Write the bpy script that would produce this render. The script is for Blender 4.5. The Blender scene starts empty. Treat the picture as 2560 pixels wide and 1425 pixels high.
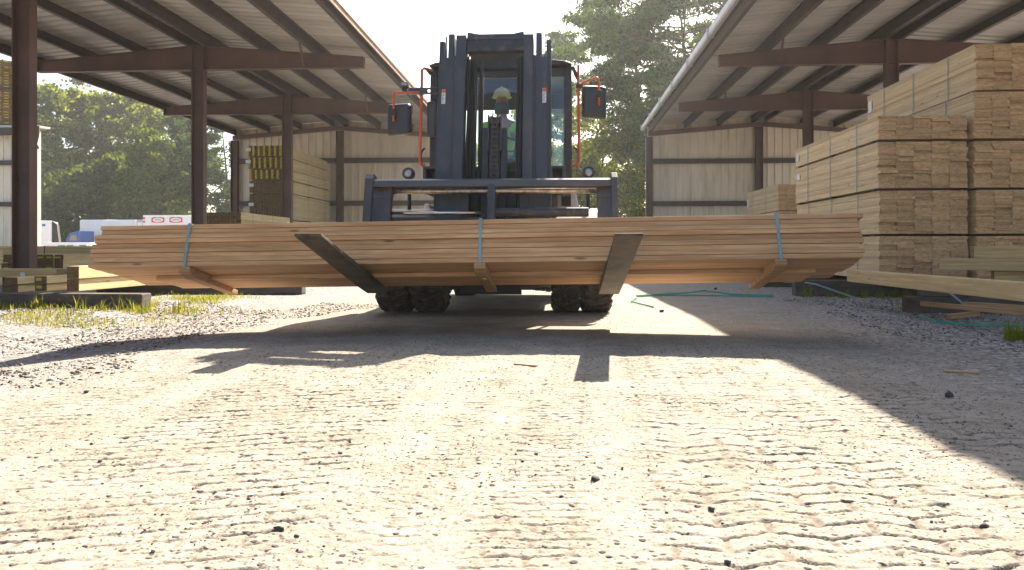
import bpy, bmesh, math, random
import numpy as np
from mathutils import Vector, Matrix

random.seed(7)
RNG = np.random.default_rng(11)
SC = bpy.context.scene
COL = SC.collection
R = math.radians

# ------------------------------------------------------------------ camera
HC, F, YAW = 0.69, 1900.0, R(3.404)
CS, SN = math.cos(YAW), math.sin(YAW)
cam = bpy.data.cameras.new('camera')
cam.sensor_width = 36.0
cam.lens = 36.0 * F / 2560.0
cam.shift_y = -91.5 / 2560.0
cam.clip_start, cam.clip_end = 0.05, 2000
camo = bpy.data.objects.new('camera', cam)
COL.objects.link(camo)
camo.location = (0, 0, HC)
camo.rotation_euler = (R(90), 0, YAW)
SC.camera = camo

# ------------------------------------------------------------------ light
SUN_EL, SUN_AZ = R(39.2), R(17.1)
w = bpy.data.worlds.new('World')
SC.world = w
w.use_nodes = True
nt = w.node_tree
sky = nt.nodes.new('ShaderNodeTexSky')
sky.sky_type = 'NISHITA'
sky.sun_disc = False
sky.sun_elevation = SUN_EL
sky.sun_rotation = SUN_AZ
sky.air_density = 1.0
sky.dust_density = 3.0
sky.ozone_density = 1.0
bg = nt.nodes['Background']
bg.inputs['Strength'].default_value = 0.074
nt.links.new(sky.outputs['Color'], bg.inputs['Color'])
sl = bpy.data.lights.new('sun', 'SUN')
sl.energy = 5.0
sl.angle = R(0.5)
sl.color = (1.0, 0.88, 0.72)
slo = bpy.data.objects.new('sun', sl)
COL.objects.link(slo)
slo.rotation_euler = Vector((-math.sin(SUN_AZ) * math.cos(SUN_EL), -math.cos(SUN_AZ) * math.cos(SUN_EL),
                             -math.sin(SUN_EL))).to_track_quat('-Z', 'Y').to_euler()
slo.location = (10, 30, 30)
SC.view_settings.view_transform = 'Standard'
SC.view_settings.look = 'None'
SC.view_settings.exposure = 1.92
SC.view_settings.gamma = 1.0

# ------------------------------------------------------------------ measuring helpers (survey of the photograph)
def XP(px, Y):
    u = (px - 1280) / F
    return Y * (u * CS - SN) / (CS + u * SN)

def ZP(py, Y, X=0.0):
    return HC + (621 - py) / F * (Y * CS - X * SN)

# ------------------------------------------------------------------ mesh helpers
ORG = {}

class MB:
    def __init__(s, f=None):
        s.v, s.fc, s.f = [], [], f

    def add(s, vs, fs):
        b = len(s.v)
        if s.f:
            vs = [s.f(*p) for p in vs]
        s.v += [tuple(p) for p in vs]
        s.fc += [tuple(b + i for i in q) for q in fs]

    def b(s, x0, x1, y0, y1, z0, z1):
        s.add([(x0, y0, z0), (x1, y0, z0), (x1, y1, z0), (x0, y1, z0),
               (x0, y0, z1), (x1, y0, z1), (x1, y1, z1), (x0, y1, z1)],
              [(0, 3, 2, 1), (4, 5, 6, 7), (0, 1, 5, 4), (1, 2, 6, 5), (2, 3, 7, 6), (3, 0, 4, 7)])

    def bar(s, p0, p1, w, h, up=(0, 0, 1)):
        p0, p1 = Vector(p0), Vector(p1)
        d = (p1 - p0).normalized()
        u = Vector(up)
        sx = d.cross(u)
        if sx.length < 1e-4:
            sx = d.cross(Vector((1, 0, 0)))
        sx.normalize()
        u = sx.cross(d).normalized()
        q = []
        for p in (p0, p1):
            for a, c in ((-1, -1), (1, -1), (1, 1), (-1, 1)):
                q.append(p + sx * (a * w / 2) + u * (c * h / 2))
        s.add(q, [(3, 2, 1, 0), (4, 5, 6, 7), (0, 1, 5, 4), (1, 2, 6, 5), (2, 3, 7, 6), (3, 0, 4, 7)])

    def tube(s, pts, r, n=10, cap=True):
        pts = [Vector(p) for p in pts]
        rs = r if isinstance(r, (list, tuple)) else [r] * len(pts)
        q, fs = [], []
        prev = None
        for i, p in enumerate(pts):
            d = (pts[min(i + 1, len(pts) - 1)] - pts[max(i - 1, 0)]).normalized()
            a = prev if prev is not None else (Vector((0, 0, 1)) if abs(d.z) < .9 else Vector((1, 0, 0)))
            u = (a - d * a.dot(d))
            if u.length < 1e-5:
                u = d.orthogonal()
            u.normalize()
            prev = u
            v = d.cross(u)
            for k in range(n):
                t = 2 * math.pi * k / n
                q.append(p + (u * math.cos(t) + v * math.sin(t)) * rs[i])
        for i in range(len(pts) - 1):
            for k in range(n):
                a, b2 = i * n + k, i * n + (k + 1) % n
                fs.append((a, b2, b2 + n, a + n))
        if cap:
            fs.append(tuple(reversed(range(n))))
            fs.append(tuple(range((len(pts) - 1) * n, len(pts) * n)))
        s.add(q, fs)

    def ext(s, poly, vec):
        n = len(poly)
        vec = Vector(vec)
        q = [Vector(p) for p in poly] + [Vector(p) + vec for p in poly]
        fs = [tuple(range(n)), tuple(reversed(range(n, 2 * n)))]
        fs += [(i, i + n, (i + 1) % n + n, (i + 1) % n) for i in range(n)]
        s.add(q, fs)

    def lathe(s, prof, c, axis='x', n=32):
        # prof: list of (along, radius)
        q, fs = [], []
        for a, r in prof:
            for k in range(n):
                t = 2 * math.pi * k / n
                if axis == 'x':
                    q.append((c[0] + a, c[1] + r * math.cos(t), c[2] + r * math.sin(t)))
                elif axis == 'y':
                    q.append((c[0] + r * math.cos(t), c[1] + a, c[2] + r * math.sin(t)))
                else:
                    q.append((c[0] + r * math.cos(t), c[1] + r * math.sin(t), c[2] + a))
        m = len(prof)
        for i in range(m - 1):
            for k in range(n):
                a, b2 = i * n + k, i * n + (k + 1) % n
                fs.append((a, b2, b2 + n, a + n))
        fs.append(tuple(reversed(range(n))))
        fs.append(tuple(range((m - 1) * n, m * n)))
        s.add(q, fs)

    def build(s, name, mat, parent=None, bevel=0, smooth=False, origin=None, fix=True):
        if parent is not None:
            o0 = Vector(ORG[parent.name])
        else:
            o0 = Vector(origin) if origin else Vector((0, 0, 0))
        me = bpy.data.meshes.new(name)
        me.from_pydata([(p[0] - o0.x, p[1] - o0.y, p[2] - o0.z) for p in s.v], [], s.fc)
        if fix:
            bm = bmesh.new()
            bm.from_mesh(me)
            bmesh.ops.recalc_face_normals(bm, faces=bm.faces)
            bm.to_mesh(me)
            bm.free()
        if smooth:
            for p in me.polygons:
                p.use_smooth = True
        me.materials.append(mat)
        o = bpy.data.objects.new(name, me)
        COL.objects.link(o)
        if parent is not None:
            o.parent = parent
        else:
            o.location = o0
        ORG[o.name] = tuple(o0)
        if bevel:
            m = o.modifiers.new('bevel', 'BEVEL')
            m.width = bevel
            m.segments = 2
            m.limit_method = 'ANGLE'
            m.angle_limit = R(40)
        return o


def np_mesh(name, verts, faces, mat, parent=None, origin=(0, 0, 0), smooth=False):
    """verts (N,3), faces (M,k) all of the same size k"""
    me = bpy.data.meshes.new(name)
    k = faces.shape[1]
    if parent is not None:
        origin = ORG[parent.name]
    v = (verts - np.array(origin)).astype(np.float32)
    me.vertices.add(len(v))
    me.vertices.foreach_set('co', v.ravel())
    me.loops.add(faces.size)
    me.loops.foreach_set('vertex_index', faces.astype(np.int32).ravel())
    me.polygons.add(len(faces))
    me.polygons.foreach_set('loop_start', np.arange(0, faces.size, k, dtype=np.int32))
    if smooth:
        me.polygons.foreach_set('use_smooth', np.ones(len(faces), dtype=bool))
    me.update(calc_edges=True)
    me.validate()
    me.materials.append(mat)
    o = bpy.data.objects.new(name, me)
    COL.objects.link(o)
    if parent is not None:
        o.parent = parent
    else:
        o.location = origin
    ORG[o.name] = tuple(origin)
    return o


def thing(name, label, cat, loc=(0, 0, 0), group=None):
    o = bpy.data.objects.new(name, None)
    o.empty_display_size = 0.2
    COL.objects.link(o)
    o.location = loc
    ORG[o.name] = tuple(loc)
    return tag(o, label, cat, group)


def tag(o, label, cat, group=None):
    o['label'] = label
    o['category'] = cat
    if group:
        o['group'] = group
    return o

# ------------------------------------------------------------------ materials
def nmat(name):
    m = bpy.data.materials.new(name)
    m.use_nodes = True
    t = m.node_tree
    return m, t, t.nodes['Principled BSDF']


def nd(t, kind, **kw):
    n = t.nodes.new('ShaderNode' + kind)
    for k, v in kw.items():
        if k.startswith('i_'):
            n.inputs[k[2:].replace('_', ' ')].default_value = v
        else:
            setattr(n, k, v)
    return n


def ramp(t, stops):
    n = t.nodes.new('ShaderNodeValToRGB')
    e = n.color_ramp.elements
    while len(e) > 1:
        e.remove(e[-1])
    e[0].position, e[0].color = stops[0][0], (*stops[0][1], 1)
    for p, c in stops[1:]:
        x = e.new(p)
        x.color = (*c, 1)
    return n


def mixc(t, fac, a, b2, mode='MIX'):
    n = t.nodes.new('ShaderNodeMix')
    n.data_type = 'RGBA'
    n.blend_type = mode
    for sock, val in ((0, fac), (6, a), (7, b2)):
        if hasattr(val, 'is_output') or isinstance(val, bpy.types.NodeSocket):
            t.links.new(val, n.inputs[sock])
        elif sock == 0:
            n.inputs[0].default_value = val
        else:
            n.inputs[sock].default_value = (*val, 1)
    return n.outputs[2]


def coords(t, scale=(1, 1, 1), world=False):
    m = nd(t, 'Mapping')
    m.inputs['Scale'].default_value = scale
    if world:
        g = nd(t, 'NewGeometry')
        t.links.new(g.outputs['Position'], m.inputs['Vector'])
    else:
        c = nd(t, 'TexCoord')
        t.links.new(c.outputs['Object'], m.inputs['Vector'])
    return m.outputs['Vector']


def noise(t, vec, scale, detail=5, rough=0.6):
    n = nd(t, 'TexNoise')
    n.inputs['Scale'].default_value = scale
    n.inputs['Detail'].default_value = detail
    n.inputs['Roughness'].default_value = rough
    t.links.new(vec, n.inputs['Vector'])
    return n.outputs['Fac']


def bump(t, b, h, strength=0.3, dist=0.01):
    n = nd(t, 'Bump')
    n.inputs['Strength'].default_value = strength
    n.inputs['Distance'].default_value = dist
    t.links.new(h, n.inputs['Height'])
    t.links.new(n.outputs['Normal'], b.inputs['Normal'])


def paint(name, col, rough=0.5, metal=0.0, var=0.25, sc=3.0, dirt=None, dirtamt=0.4, bmp=0.05, coat=0.0, stretch=(1, 1, 1)):
    m, t, b = nmat(name)
    v = coords(t, stretch)
    f = noise(t, v, sc, 6)
    lo = tuple(c * (1 - var) for c in col)
    hi = tuple(min(1, c * (1 + var)) for c in col)
    r = ramp(t, [(0.3, lo), (0.7, hi)])
    t.links.new(f, r.inputs[0])
    out = r.outputs[0]
    if dirt:
        f2 = noise(t, v, sc * 2.3, 8, 0.7)
        r2 = ramp(t, [(0.5, (0, 0, 0)), (0.72, (dirtamt,) * 3)])
        t.links.new(f2, r2.inputs[0])
        out = mixc(t, r2.outputs[0], out, dirt)
    t.links.new(out, b.inputs['Base Color'])
    b.inputs['Metallic'].default_value = metal
    f3 = noise(t, v, sc * 4, 4)
    rr = nd(t, 'MapRange')
    rr.inputs['To Min'].default_value = max(0.03, rough - 0.12)
    rr.inputs['To Max'].default_value = min(1, rough + 0.12)
    t.links.new(f3, rr.inputs['Value'])
    t.links.new(rr.outputs[0], b.inputs['Roughness'])
    if coat:
        b.inputs['Coat Weight'].default_value = coat
    if bmp:
        bump(t, b, noise(t, v, sc * 12, 3), bmp, 0.01)
    return m


def wood(name, base, dark, end, axis='x', contrast=1.0, knots=True):
    """sawn boards: grain along an axis, every board its own tint, darker sawn ends"""
    m, t, b = nmat(name)
    st = {'x': (0.35, 9, 9), 'y': (9, 0.35, 9)}[axis]
    geo = nd(t, 'NewGeometry')
    rnd = geo.outputs['Random Per Island']
    # shift the grain per board
    tc = nd(t, 'TexCoord')
    off = nd(t, 'CombineXYZ')
    mu = nd(t, 'Math', operation='MULTIPLY')
    mu.inputs[1].default_value = 37.0
    t.links.new(rnd, mu.inputs[0])
    for i in range(3):
        t.links.new(mu.outputs[0], off.inputs[i])
    ad = nd(t, 'VectorMath', operation='ADD')
    t.links.new(tc.outputs['Object'], ad.inputs[0])
    t.links.new(off.outputs[0], ad.inputs[1])
    mp = nd(t, 'Mapping')
    mp.inputs['Scale'].default_value = st
    t.links.new(ad.outputs[0], mp.inputs['Vector'])
    f = noise(t, mp.outputs['Vector'], 4.0, 6, 0.65)
    f2 = noise(t, mp.outputs['Vector'], 22.0, 3, 0.5)
    mean = tuple((a + c) / 2 for a, c in zip(base, dark))
    r = ramp(t, [(0.32, dark), (0.5, mean), (0.62, base), (0.85, tuple(min(1, c * 1.12) for c in base))])
    t.links.new(f, r.inputs[0])
    col = r.outputs[0]
    rr = ramp(t, [(0.35, (0.75, 0.72, 0.68)), (0.6, (1, 1, 1))])
    t.links.new(f2, rr.inputs[0])
    col = mixc(t, 0.6 * contrast, col, rr.outputs[0], 'MULTIPLY')
    tint = ramp(t, [(0.0, (0.72, 0.66, 0.60)), (0.3, (0.95, 0.93, 0.9)), (0.6, (1.0, 1.0, 1.0)), (0.8, (1.08, 1.02, 0.95)), (1.0, (0.84, 0.8, 0.76))])
    t.links.new(rnd, tint.inputs[0])
    col = mixc(t, contrast, col, tint.outputs[0], 'MULTIPLY')
    if knots:
        kv = nd(t, 'Mapping')
        kv.inputs['Scale'].default_value = {'x': (1.1, 5, 5), 'y': (5, 1.1, 5)}[axis]
        t.links.new(ad.outputs[0], kv.inputs['Vector'])
        vo = nd(t, 'TexVoronoi')
        vo.inputs['Scale'].default_value = 1.6
        t.links.new(kv.outputs['Vector'], vo.inputs['Vector'])
        kr = ramp(t, [(0.05, (0.8,) * 3), (0.11, (0,) * 3)])
        t.links.new(vo.outputs['Distance'], kr.inputs[0])
        col = mixc(t, kr.outputs[0], col, tuple(c * 0.28 for c in dark))
    # sawn ends
    sep = nd(t, 'SeparateXYZ')
    tc2 = nd(t, 'TexCoord')
    t.links.new(tc2.outputs['Normal'], sep.inputs[0])
    ab = nd(t, 'Math', operation='ABSOLUTE')
    t.links.new(sep.outputs[0 if axis == 'x' else 1], ab.inputs[0])
    gt = nd(t, 'Math', operation='GREATER_THAN')
    gt.inputs[1].default_value = 0.7
    t.links.new(ab.outputs[0], gt.inputs[0])
    mp3 = nd(t, 'Mapping')
    mp3.inputs['Scale'].default_value = (3, 3, 9)
    t.links.new(ad.outputs[0], mp3.inputs['Vector'])
    fe = noise(t, mp3.outputs['Vector'], 5.0, 5, 0.7)
    re = ramp(t, [(0.3, tuple(c * 0.5 for c in end)), (0.5, end), (0.75, tuple(c * 1.35 for c in end))])
    t.links.new(fe, re.inputs[0])
    te = ramp(t, [(0.0, (0.66, 0.62, 0.57)), (0.25, (1.02, 0.98, 0.92)), (0.5, (0.86, 0.83, 0.8)), (0.75, (1.15, 1.1, 1.02)), (1.0, (0.78, 0.74, 0.69))])
    t.links.new(rnd, te.inputs[0])
    ecol = mixc(t, 1.0, re.outputs[0], te.outputs[0], 'MULTIPLY')
    col = mixc(t, gt.outputs[0], col, ecol)
    t.links.new(col, b.inputs['Base Color'])
    b.inputs['Roughness'].default_value = 0.75
    b.inputs['Specular IOR Level'].default_value = 0.25
    bump(t, b, f2, 0.25, 0.004)
    return m


def leafmat(name, stops, trans=0.45, nscale=0.6):
    m = bpy.data.materials.new(name)
    m.use_nodes = True
    t = m.node_tree
    t.nodes.remove(t.nodes['Principled BSDF'])
    out = t.nodes['Material Output']
    geo = nd(t, 'NewGeometry')
    v = coords(t)
    f = noise(t, v, nscale, 2)
    ma = nd(t, 'Math', operation='MULTIPLY_ADD')
    ma.inputs[1].default_value = 0.55
    t.links.new(geo.outputs['Random Per Island'], ma.inputs[0])
    mb = nd(t, 'Math', operation='MULTIPLY')
    mb.inputs[1].default_value = 0.45
    t.links.new(f, mb.inputs[0])
    t.links.new(mb.outputs[0], ma.inputs[2])
    r = ramp(t, stops)
    t.links.new(ma.outputs[0], r.inputs[0])
    d = nd(t, 'BsdfDiffuse')
    tr = nd(t, 'BsdfTranslucent')
    t.links.new(r.outputs[0], d.inputs['Color'])
    yel = mixc(t, 1.0, r.outputs[0], (1.5, 1.35, 0.6), 'MULTIPLY')
    t.links.new(yel, tr.inputs['Color'])
    mx = nd(t, 'MixShader')
    mx.inputs[0].default_value = trans
    t.links.new(d.outputs[0], mx.inputs[1])
    t.links.new(tr.outputs[0], mx.inputs[2])
    t.links.new(mx.outputs[0], out.inputs['Surface'])
    return m


def glassmat(name, tint, gloss=0.12):
    m = bpy.data.materials.new(name)
    m.use_nodes = True
    t = m.node_tree
    t.nodes.remove(t.nodes['Principled BSDF'])
    out = t.nodes['Material Output']
    tr = nd(t, 'BsdfTransparent')
    tr.inputs[0].default_value = (*tint, 1)
    gl = nd(t, 'BsdfGlossy')
    gl.inputs['Roughness'].default_value = 0.04
    gl.inputs['Color'].default_value = (0.9, 0.95, 1, 1)
    mx = nd(t, 'MixShader')
    fr = nd(t, 'Fresnel')
    fr.inputs['IOR'].default_value = 1.45
    v = coords(t)
    ma = nd(t, 'Math', operation='MULTIPLY_ADD')
    ma.inputs[1].default_value = gloss
    t.links.new(noise(t, v, 2.0, 3), ma.inputs[0])
    t.links.new(fr.outputs[0], ma.inputs[2])
    t.links.new(ma.outputs[0], mx.inputs[0])
    t.links.new(tr.outputs[0], mx.inputs[1])
    t.links.new(gl.outputs[0], mx.inputs[2])
    t.links.new(mx.outputs[0], out.inputs['Surface'])
    return m


M = {}
M['rust_steel'] = paint('red oxide steel', (0.115, 0.062, 0.048), 0.6, 0, 0.3, 1.2, dirt=(0.17, 0.09, 0.06), dirtamt=0.5)
M['purlin'] = paint('dark purlin steel', (0.06, 0.043, 0.037), 0.6, 0, 0.25, 1.5, dirt=(0.14, 0.09, 0.07))
M['roof_sheet'] = paint('galvanised roof sheet', (0.47, 0.435, 0.39), 0.5, 0.1, 0.22, 0.5, dirt=(0.30, 0.25, 0.2), dirtamt=0.6, stretch=(0.25, 2.5, 1))
M['trim'] = paint('pale trim metal', (0.44, 0.44, 0.42), 0.45, 0.2, 0.15, 2.0, dirt=(0.3, 0.26, 0.2))
M['fascia_wood'] = paint('weathered fascia board', (0.30, 0.2, 0.13), 0.8, 0, 0.3, 3, dirt=(0.12, 0.08, 0.05))
M['beige_sheet'] = paint('beige wall sheet', (0.76, 0.665, 0.51), 0.45, 0.05, 0.12, 0.8, dirt=(0.33, 0.27, 0.2), dirtamt=0.5, stretch=(1.5, 1.5, 0.25))
M['white_panel'] = paint('white truck panel', (0.8, 0.8, 0.8), 0.4, 0, 0.05, 0.6, dirt=(0.5, 0.48, 0.45), dirtamt=0.3)
M['grey_panel'] = paint('grey panel', (0.42, 0.46, 0.47), 0.45, 0, 0.15, 1)
M['red_print'] = paint('red print', (0.62, 0.06, 0.06), 0.5, 0, 0.15, 3)
M['grey_print'] = paint('grey print', (0.32, 0.38, 0.42), 0.5, 0, 0.2, 6)
M['blue_paint'] = paint('blue truck paint', (0.04, 0.13, 0.4), 0.35, 0, 0.15, 1, coat=0.3)
M['green_paint'] = paint('green strip', (0.06, 0.3, 0.22), 0.5, 0, 0.15, 2)
M['dark_void'] = paint('dark grime', (0.025, 0.024, 0.022), 0.8, 0, 0.3, 3)
M['slate'] = paint('slate blue machine paint', (0.042, 0.052, 0.069), 0.42, 0.0, 0.25, 2.5, dirt=(0.15, 0.125, 0.10), dirtamt=0.5, stretch=(1.6, 1.6, 0.6))
M['slate_worn'] = paint('worn machine paint', (0.034, 0.040, 0.052), 0.45, 0.1, 0.3, 5, dirt=(0.25, 0.2, 0.15), dirtamt=0.5)
M['black_paint'] = paint('black machine paint', (0.022, 0.024, 0.027), 0.45, 0.0, 0.3, 4, dirt=(0.12, 0.1, 0.08), dirtamt=0.4)
M['chrome'] = paint('chromed rod', (0.75, 0.75, 0.74), 0.18, 1.0, 0.08, 6, dirt=(0.2, 0.14, 0.09), dirtamt=0.3, bmp=0)
M['greasy_steel'] = paint('greasy steel shaft', (0.42, 0.37, 0.32), 0.35, 0.9, 0.5, 14, dirt=(0.08, 0.05, 0.03), dirtamt=0.8, stretch=(1, 1, 1))
M['chain'] = paint('oily chain steel', (0.10, 0.085, 0.075), 0.45, 0.6, 0.5, 20, dirt=(0.03, 0.025, 0.02), dirtamt=0.8)
M['bar_steel'] = paint('rubbed steel bar', (0.085, 0.09, 0.10), 0.38, 0.5, 0.3, 4, dirt=(0.09, 0.08, 0.07), dirtamt=0.6, stretch=(0.4, 2, 2))
M['fork_steel'] = paint('scuffed fork steel', (0.085, 0.068, 0.045), 0.55, 0.15, 0.8, 5, dirt=(0.20, 0.145, 0.08), dirtamt=0.8, bmp=0.4, stretch=(1, 0.6, 1))
M['orange_paint'] = paint('orange rail paint', (0.68, 0.10, 0.03), 0.38, 0, 0.12, 5, dirt=(0.3, 0.08, 0.04), dirtamt=0.3, coat=0.2)
M['rubber'] = paint('dusty rubber', (0.035, 0.033, 0.031), 0.85, 0, 0.3, 5, dirt=(0.24, 0.19, 0.14), dirtamt=0.55, bmp=0.2)
M['mirror_back'] = paint('mirror housing plastic', (0.022, 0.027, 0.04), 0.4, 0, 0.15, 4)
M['plastic'] = paint('black plastic', (0.02, 0.02, 0.022), 0.5, 0, 0.2, 5)
M['pale_body'] = paint('pale body panel', (0.62, 0.6, 0.56), 0.4, 0, 0.1, 2, dirt=(0.35, 0.28, 0.2))
M['tan_body'] = paint('tan body panel', (0.36, 0.30, 0.23), 0.5, 0, 0.15, 2, dirt=(0.2, 0.15, 0.1))
M['lens'] = paint('lamp lens', (0.38, 0.40, 0.43), 0.15, 0.6, 0.2, 30, bmp=0.3)
M['glass'] = glassmat('cab glass', (0.93, 0.975, 0.95), 0.01)
M['sticker_orange'] = paint('orange sticker', (0.78, 0.2, 0.06), 0.4, 0, 0.1, 9)
M['sticker_white'] = paint('white sticker', (0.78, 0.78, 0.76), 0.4, 0, 0.05, 9)
M['tag_white'] = paint('white paper tag', (0.8, 0.8, 0.82), 0.7, 0, 0.05, 9)
M['hat'] = paint('pale yellow hard hat', (0.72, 0.63, 0.30), 0.4, 0, 0.06, 5, coat=0.2)
M['skin'] = paint('skin', (0.36, 0.2, 0.13), 0.55, 0, 0.1, 20)
M['gaiter'] = paint('blue grey cloth', (0.10, 0.16, 0.25), 0.8, 0, 0.15, 12)
M['vest'] = paint('lime safety vest', (0.35, 0.75, 0.05), 0.7, 0, 0.1, 8)
M['trousers'] = paint('dark blue work trousers', (0.04, 0.06, 0.1), 0.8, 0, 0.2, 9)
M['strap_blue'] = paint('blue grey strapping band', (0.22, 0.36, 0.40), 0.35, 0, 0.15, 5)
M['strap_green'] = paint('green strapping band', (0.05, 0.36, 0.28), 0.35, 0, 0.2, 4)
M['strap_dark'] = paint('thin grey green band', (0.20, 0.28, 0.24), 0.5, 0, 0.1, 5)
M['yellow_mark'] = paint('yellow end paint', (0.62, 0.50, 0.03), 0.6, 0, 0.2, 12, dirt=(0.2, 0.15, 0.03), dirtamt=0.6)
M['sleeper'] = paint('weathered sleeper', (0.085, 0.072, 0.06), 0.85, 0, 0.45, 5, dirt=(0.2, 0.16, 0.12), dirtamt=0.5, bmp=0.3, stretch=(0.4, 1, 2))
M['bark'] = paint('bark', (0.085, 0.066, 0.05), 0.9, 0, 0.4, 2.5, bmp=0.4, stretch=(1, 1, 0.3))
M['pine_bark'] = paint('pine bark', (0.12, 0.08, 0.055), 0.9, 0, 0.4, 3, bmp=0.4, stretch=(1, 1, 0.3))
M['stone'] = paint('dark stone', (0.065, 0.06, 0.06), 0.85, 0, 0.4, 30, bmp=0.3)
M['wood_load'] = wood('fresh planed lumber', (0.75, 0.485, 0.275), (0.50, 0.28, 0.135), (0.42, 0.25, 0.13), 'x', 0.9)
M['wood_load_under'] = M['wood_load']
M['wood_pale'] = wood('pale pine lumber', (0.84, 0.665, 0.41), (0.70, 0.50, 0.28), (0.66, 0.45, 0.255), 'y', 0.8)
M['wood_treated'] = wood('treated timber', (0.74, 0.62, 0.36), (0.55, 0.44, 0.23), (0.18, 0.115, 0.055), 'y', 0.8)
M['wood_treated_across'] = wood('treated timber across', (0.76, 0.57, 0.30), (0.56, 0.39, 0.18), (0.24, 0.17, 0.08), 'x', 0.8)
M['wood_scrap'] = wood('scrap lath', (0.55, 0.36, 0.2), (0.34, 0.18, 0.09), (0.4, 0.26, 0.14), 'x', 0.8)
M['leaf_broad'] = leafmat('broad leaves', [(0.15, (0.055, 0.09, 0.02)), (0.5, (0.125, 0.165, 0.04)), (0.85, (0.24, 0.26, 0.07))], 0.5)
M['leaf_dark'] = leafmat('dark leaves', [(0.15, (0.04, 0.072, 0.02)), (0.5, (0.09, 0.135, 0.035)), (0.85, (0.17, 0.2, 0.06))], 0.4)
M['needles'] = leafmat('pine needles', [(0.15, (0.022, 0.055, 0.025)), (0.5, (0.055, 0.105, 0.04)), (0.85, (0.12, 0.17, 0.055))], 0.4)
M['grass'] = leafmat('grass blades', [(0.12, (0.09, 0.14, 0.025)), (0.5, (0.19, 0.22, 0.04)), (0.72, (0.27, 0.24, 0.08)), (0.9, (0.22, 0.14, 0.08))], 0.5, 3)
M['grass_green'] = leafmat('green grass blades', [(0.15, (0.08, 0.12, 0.015)), (0.85, (0.2, 0.25, 0.04))], 0.5, 3)


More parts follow.
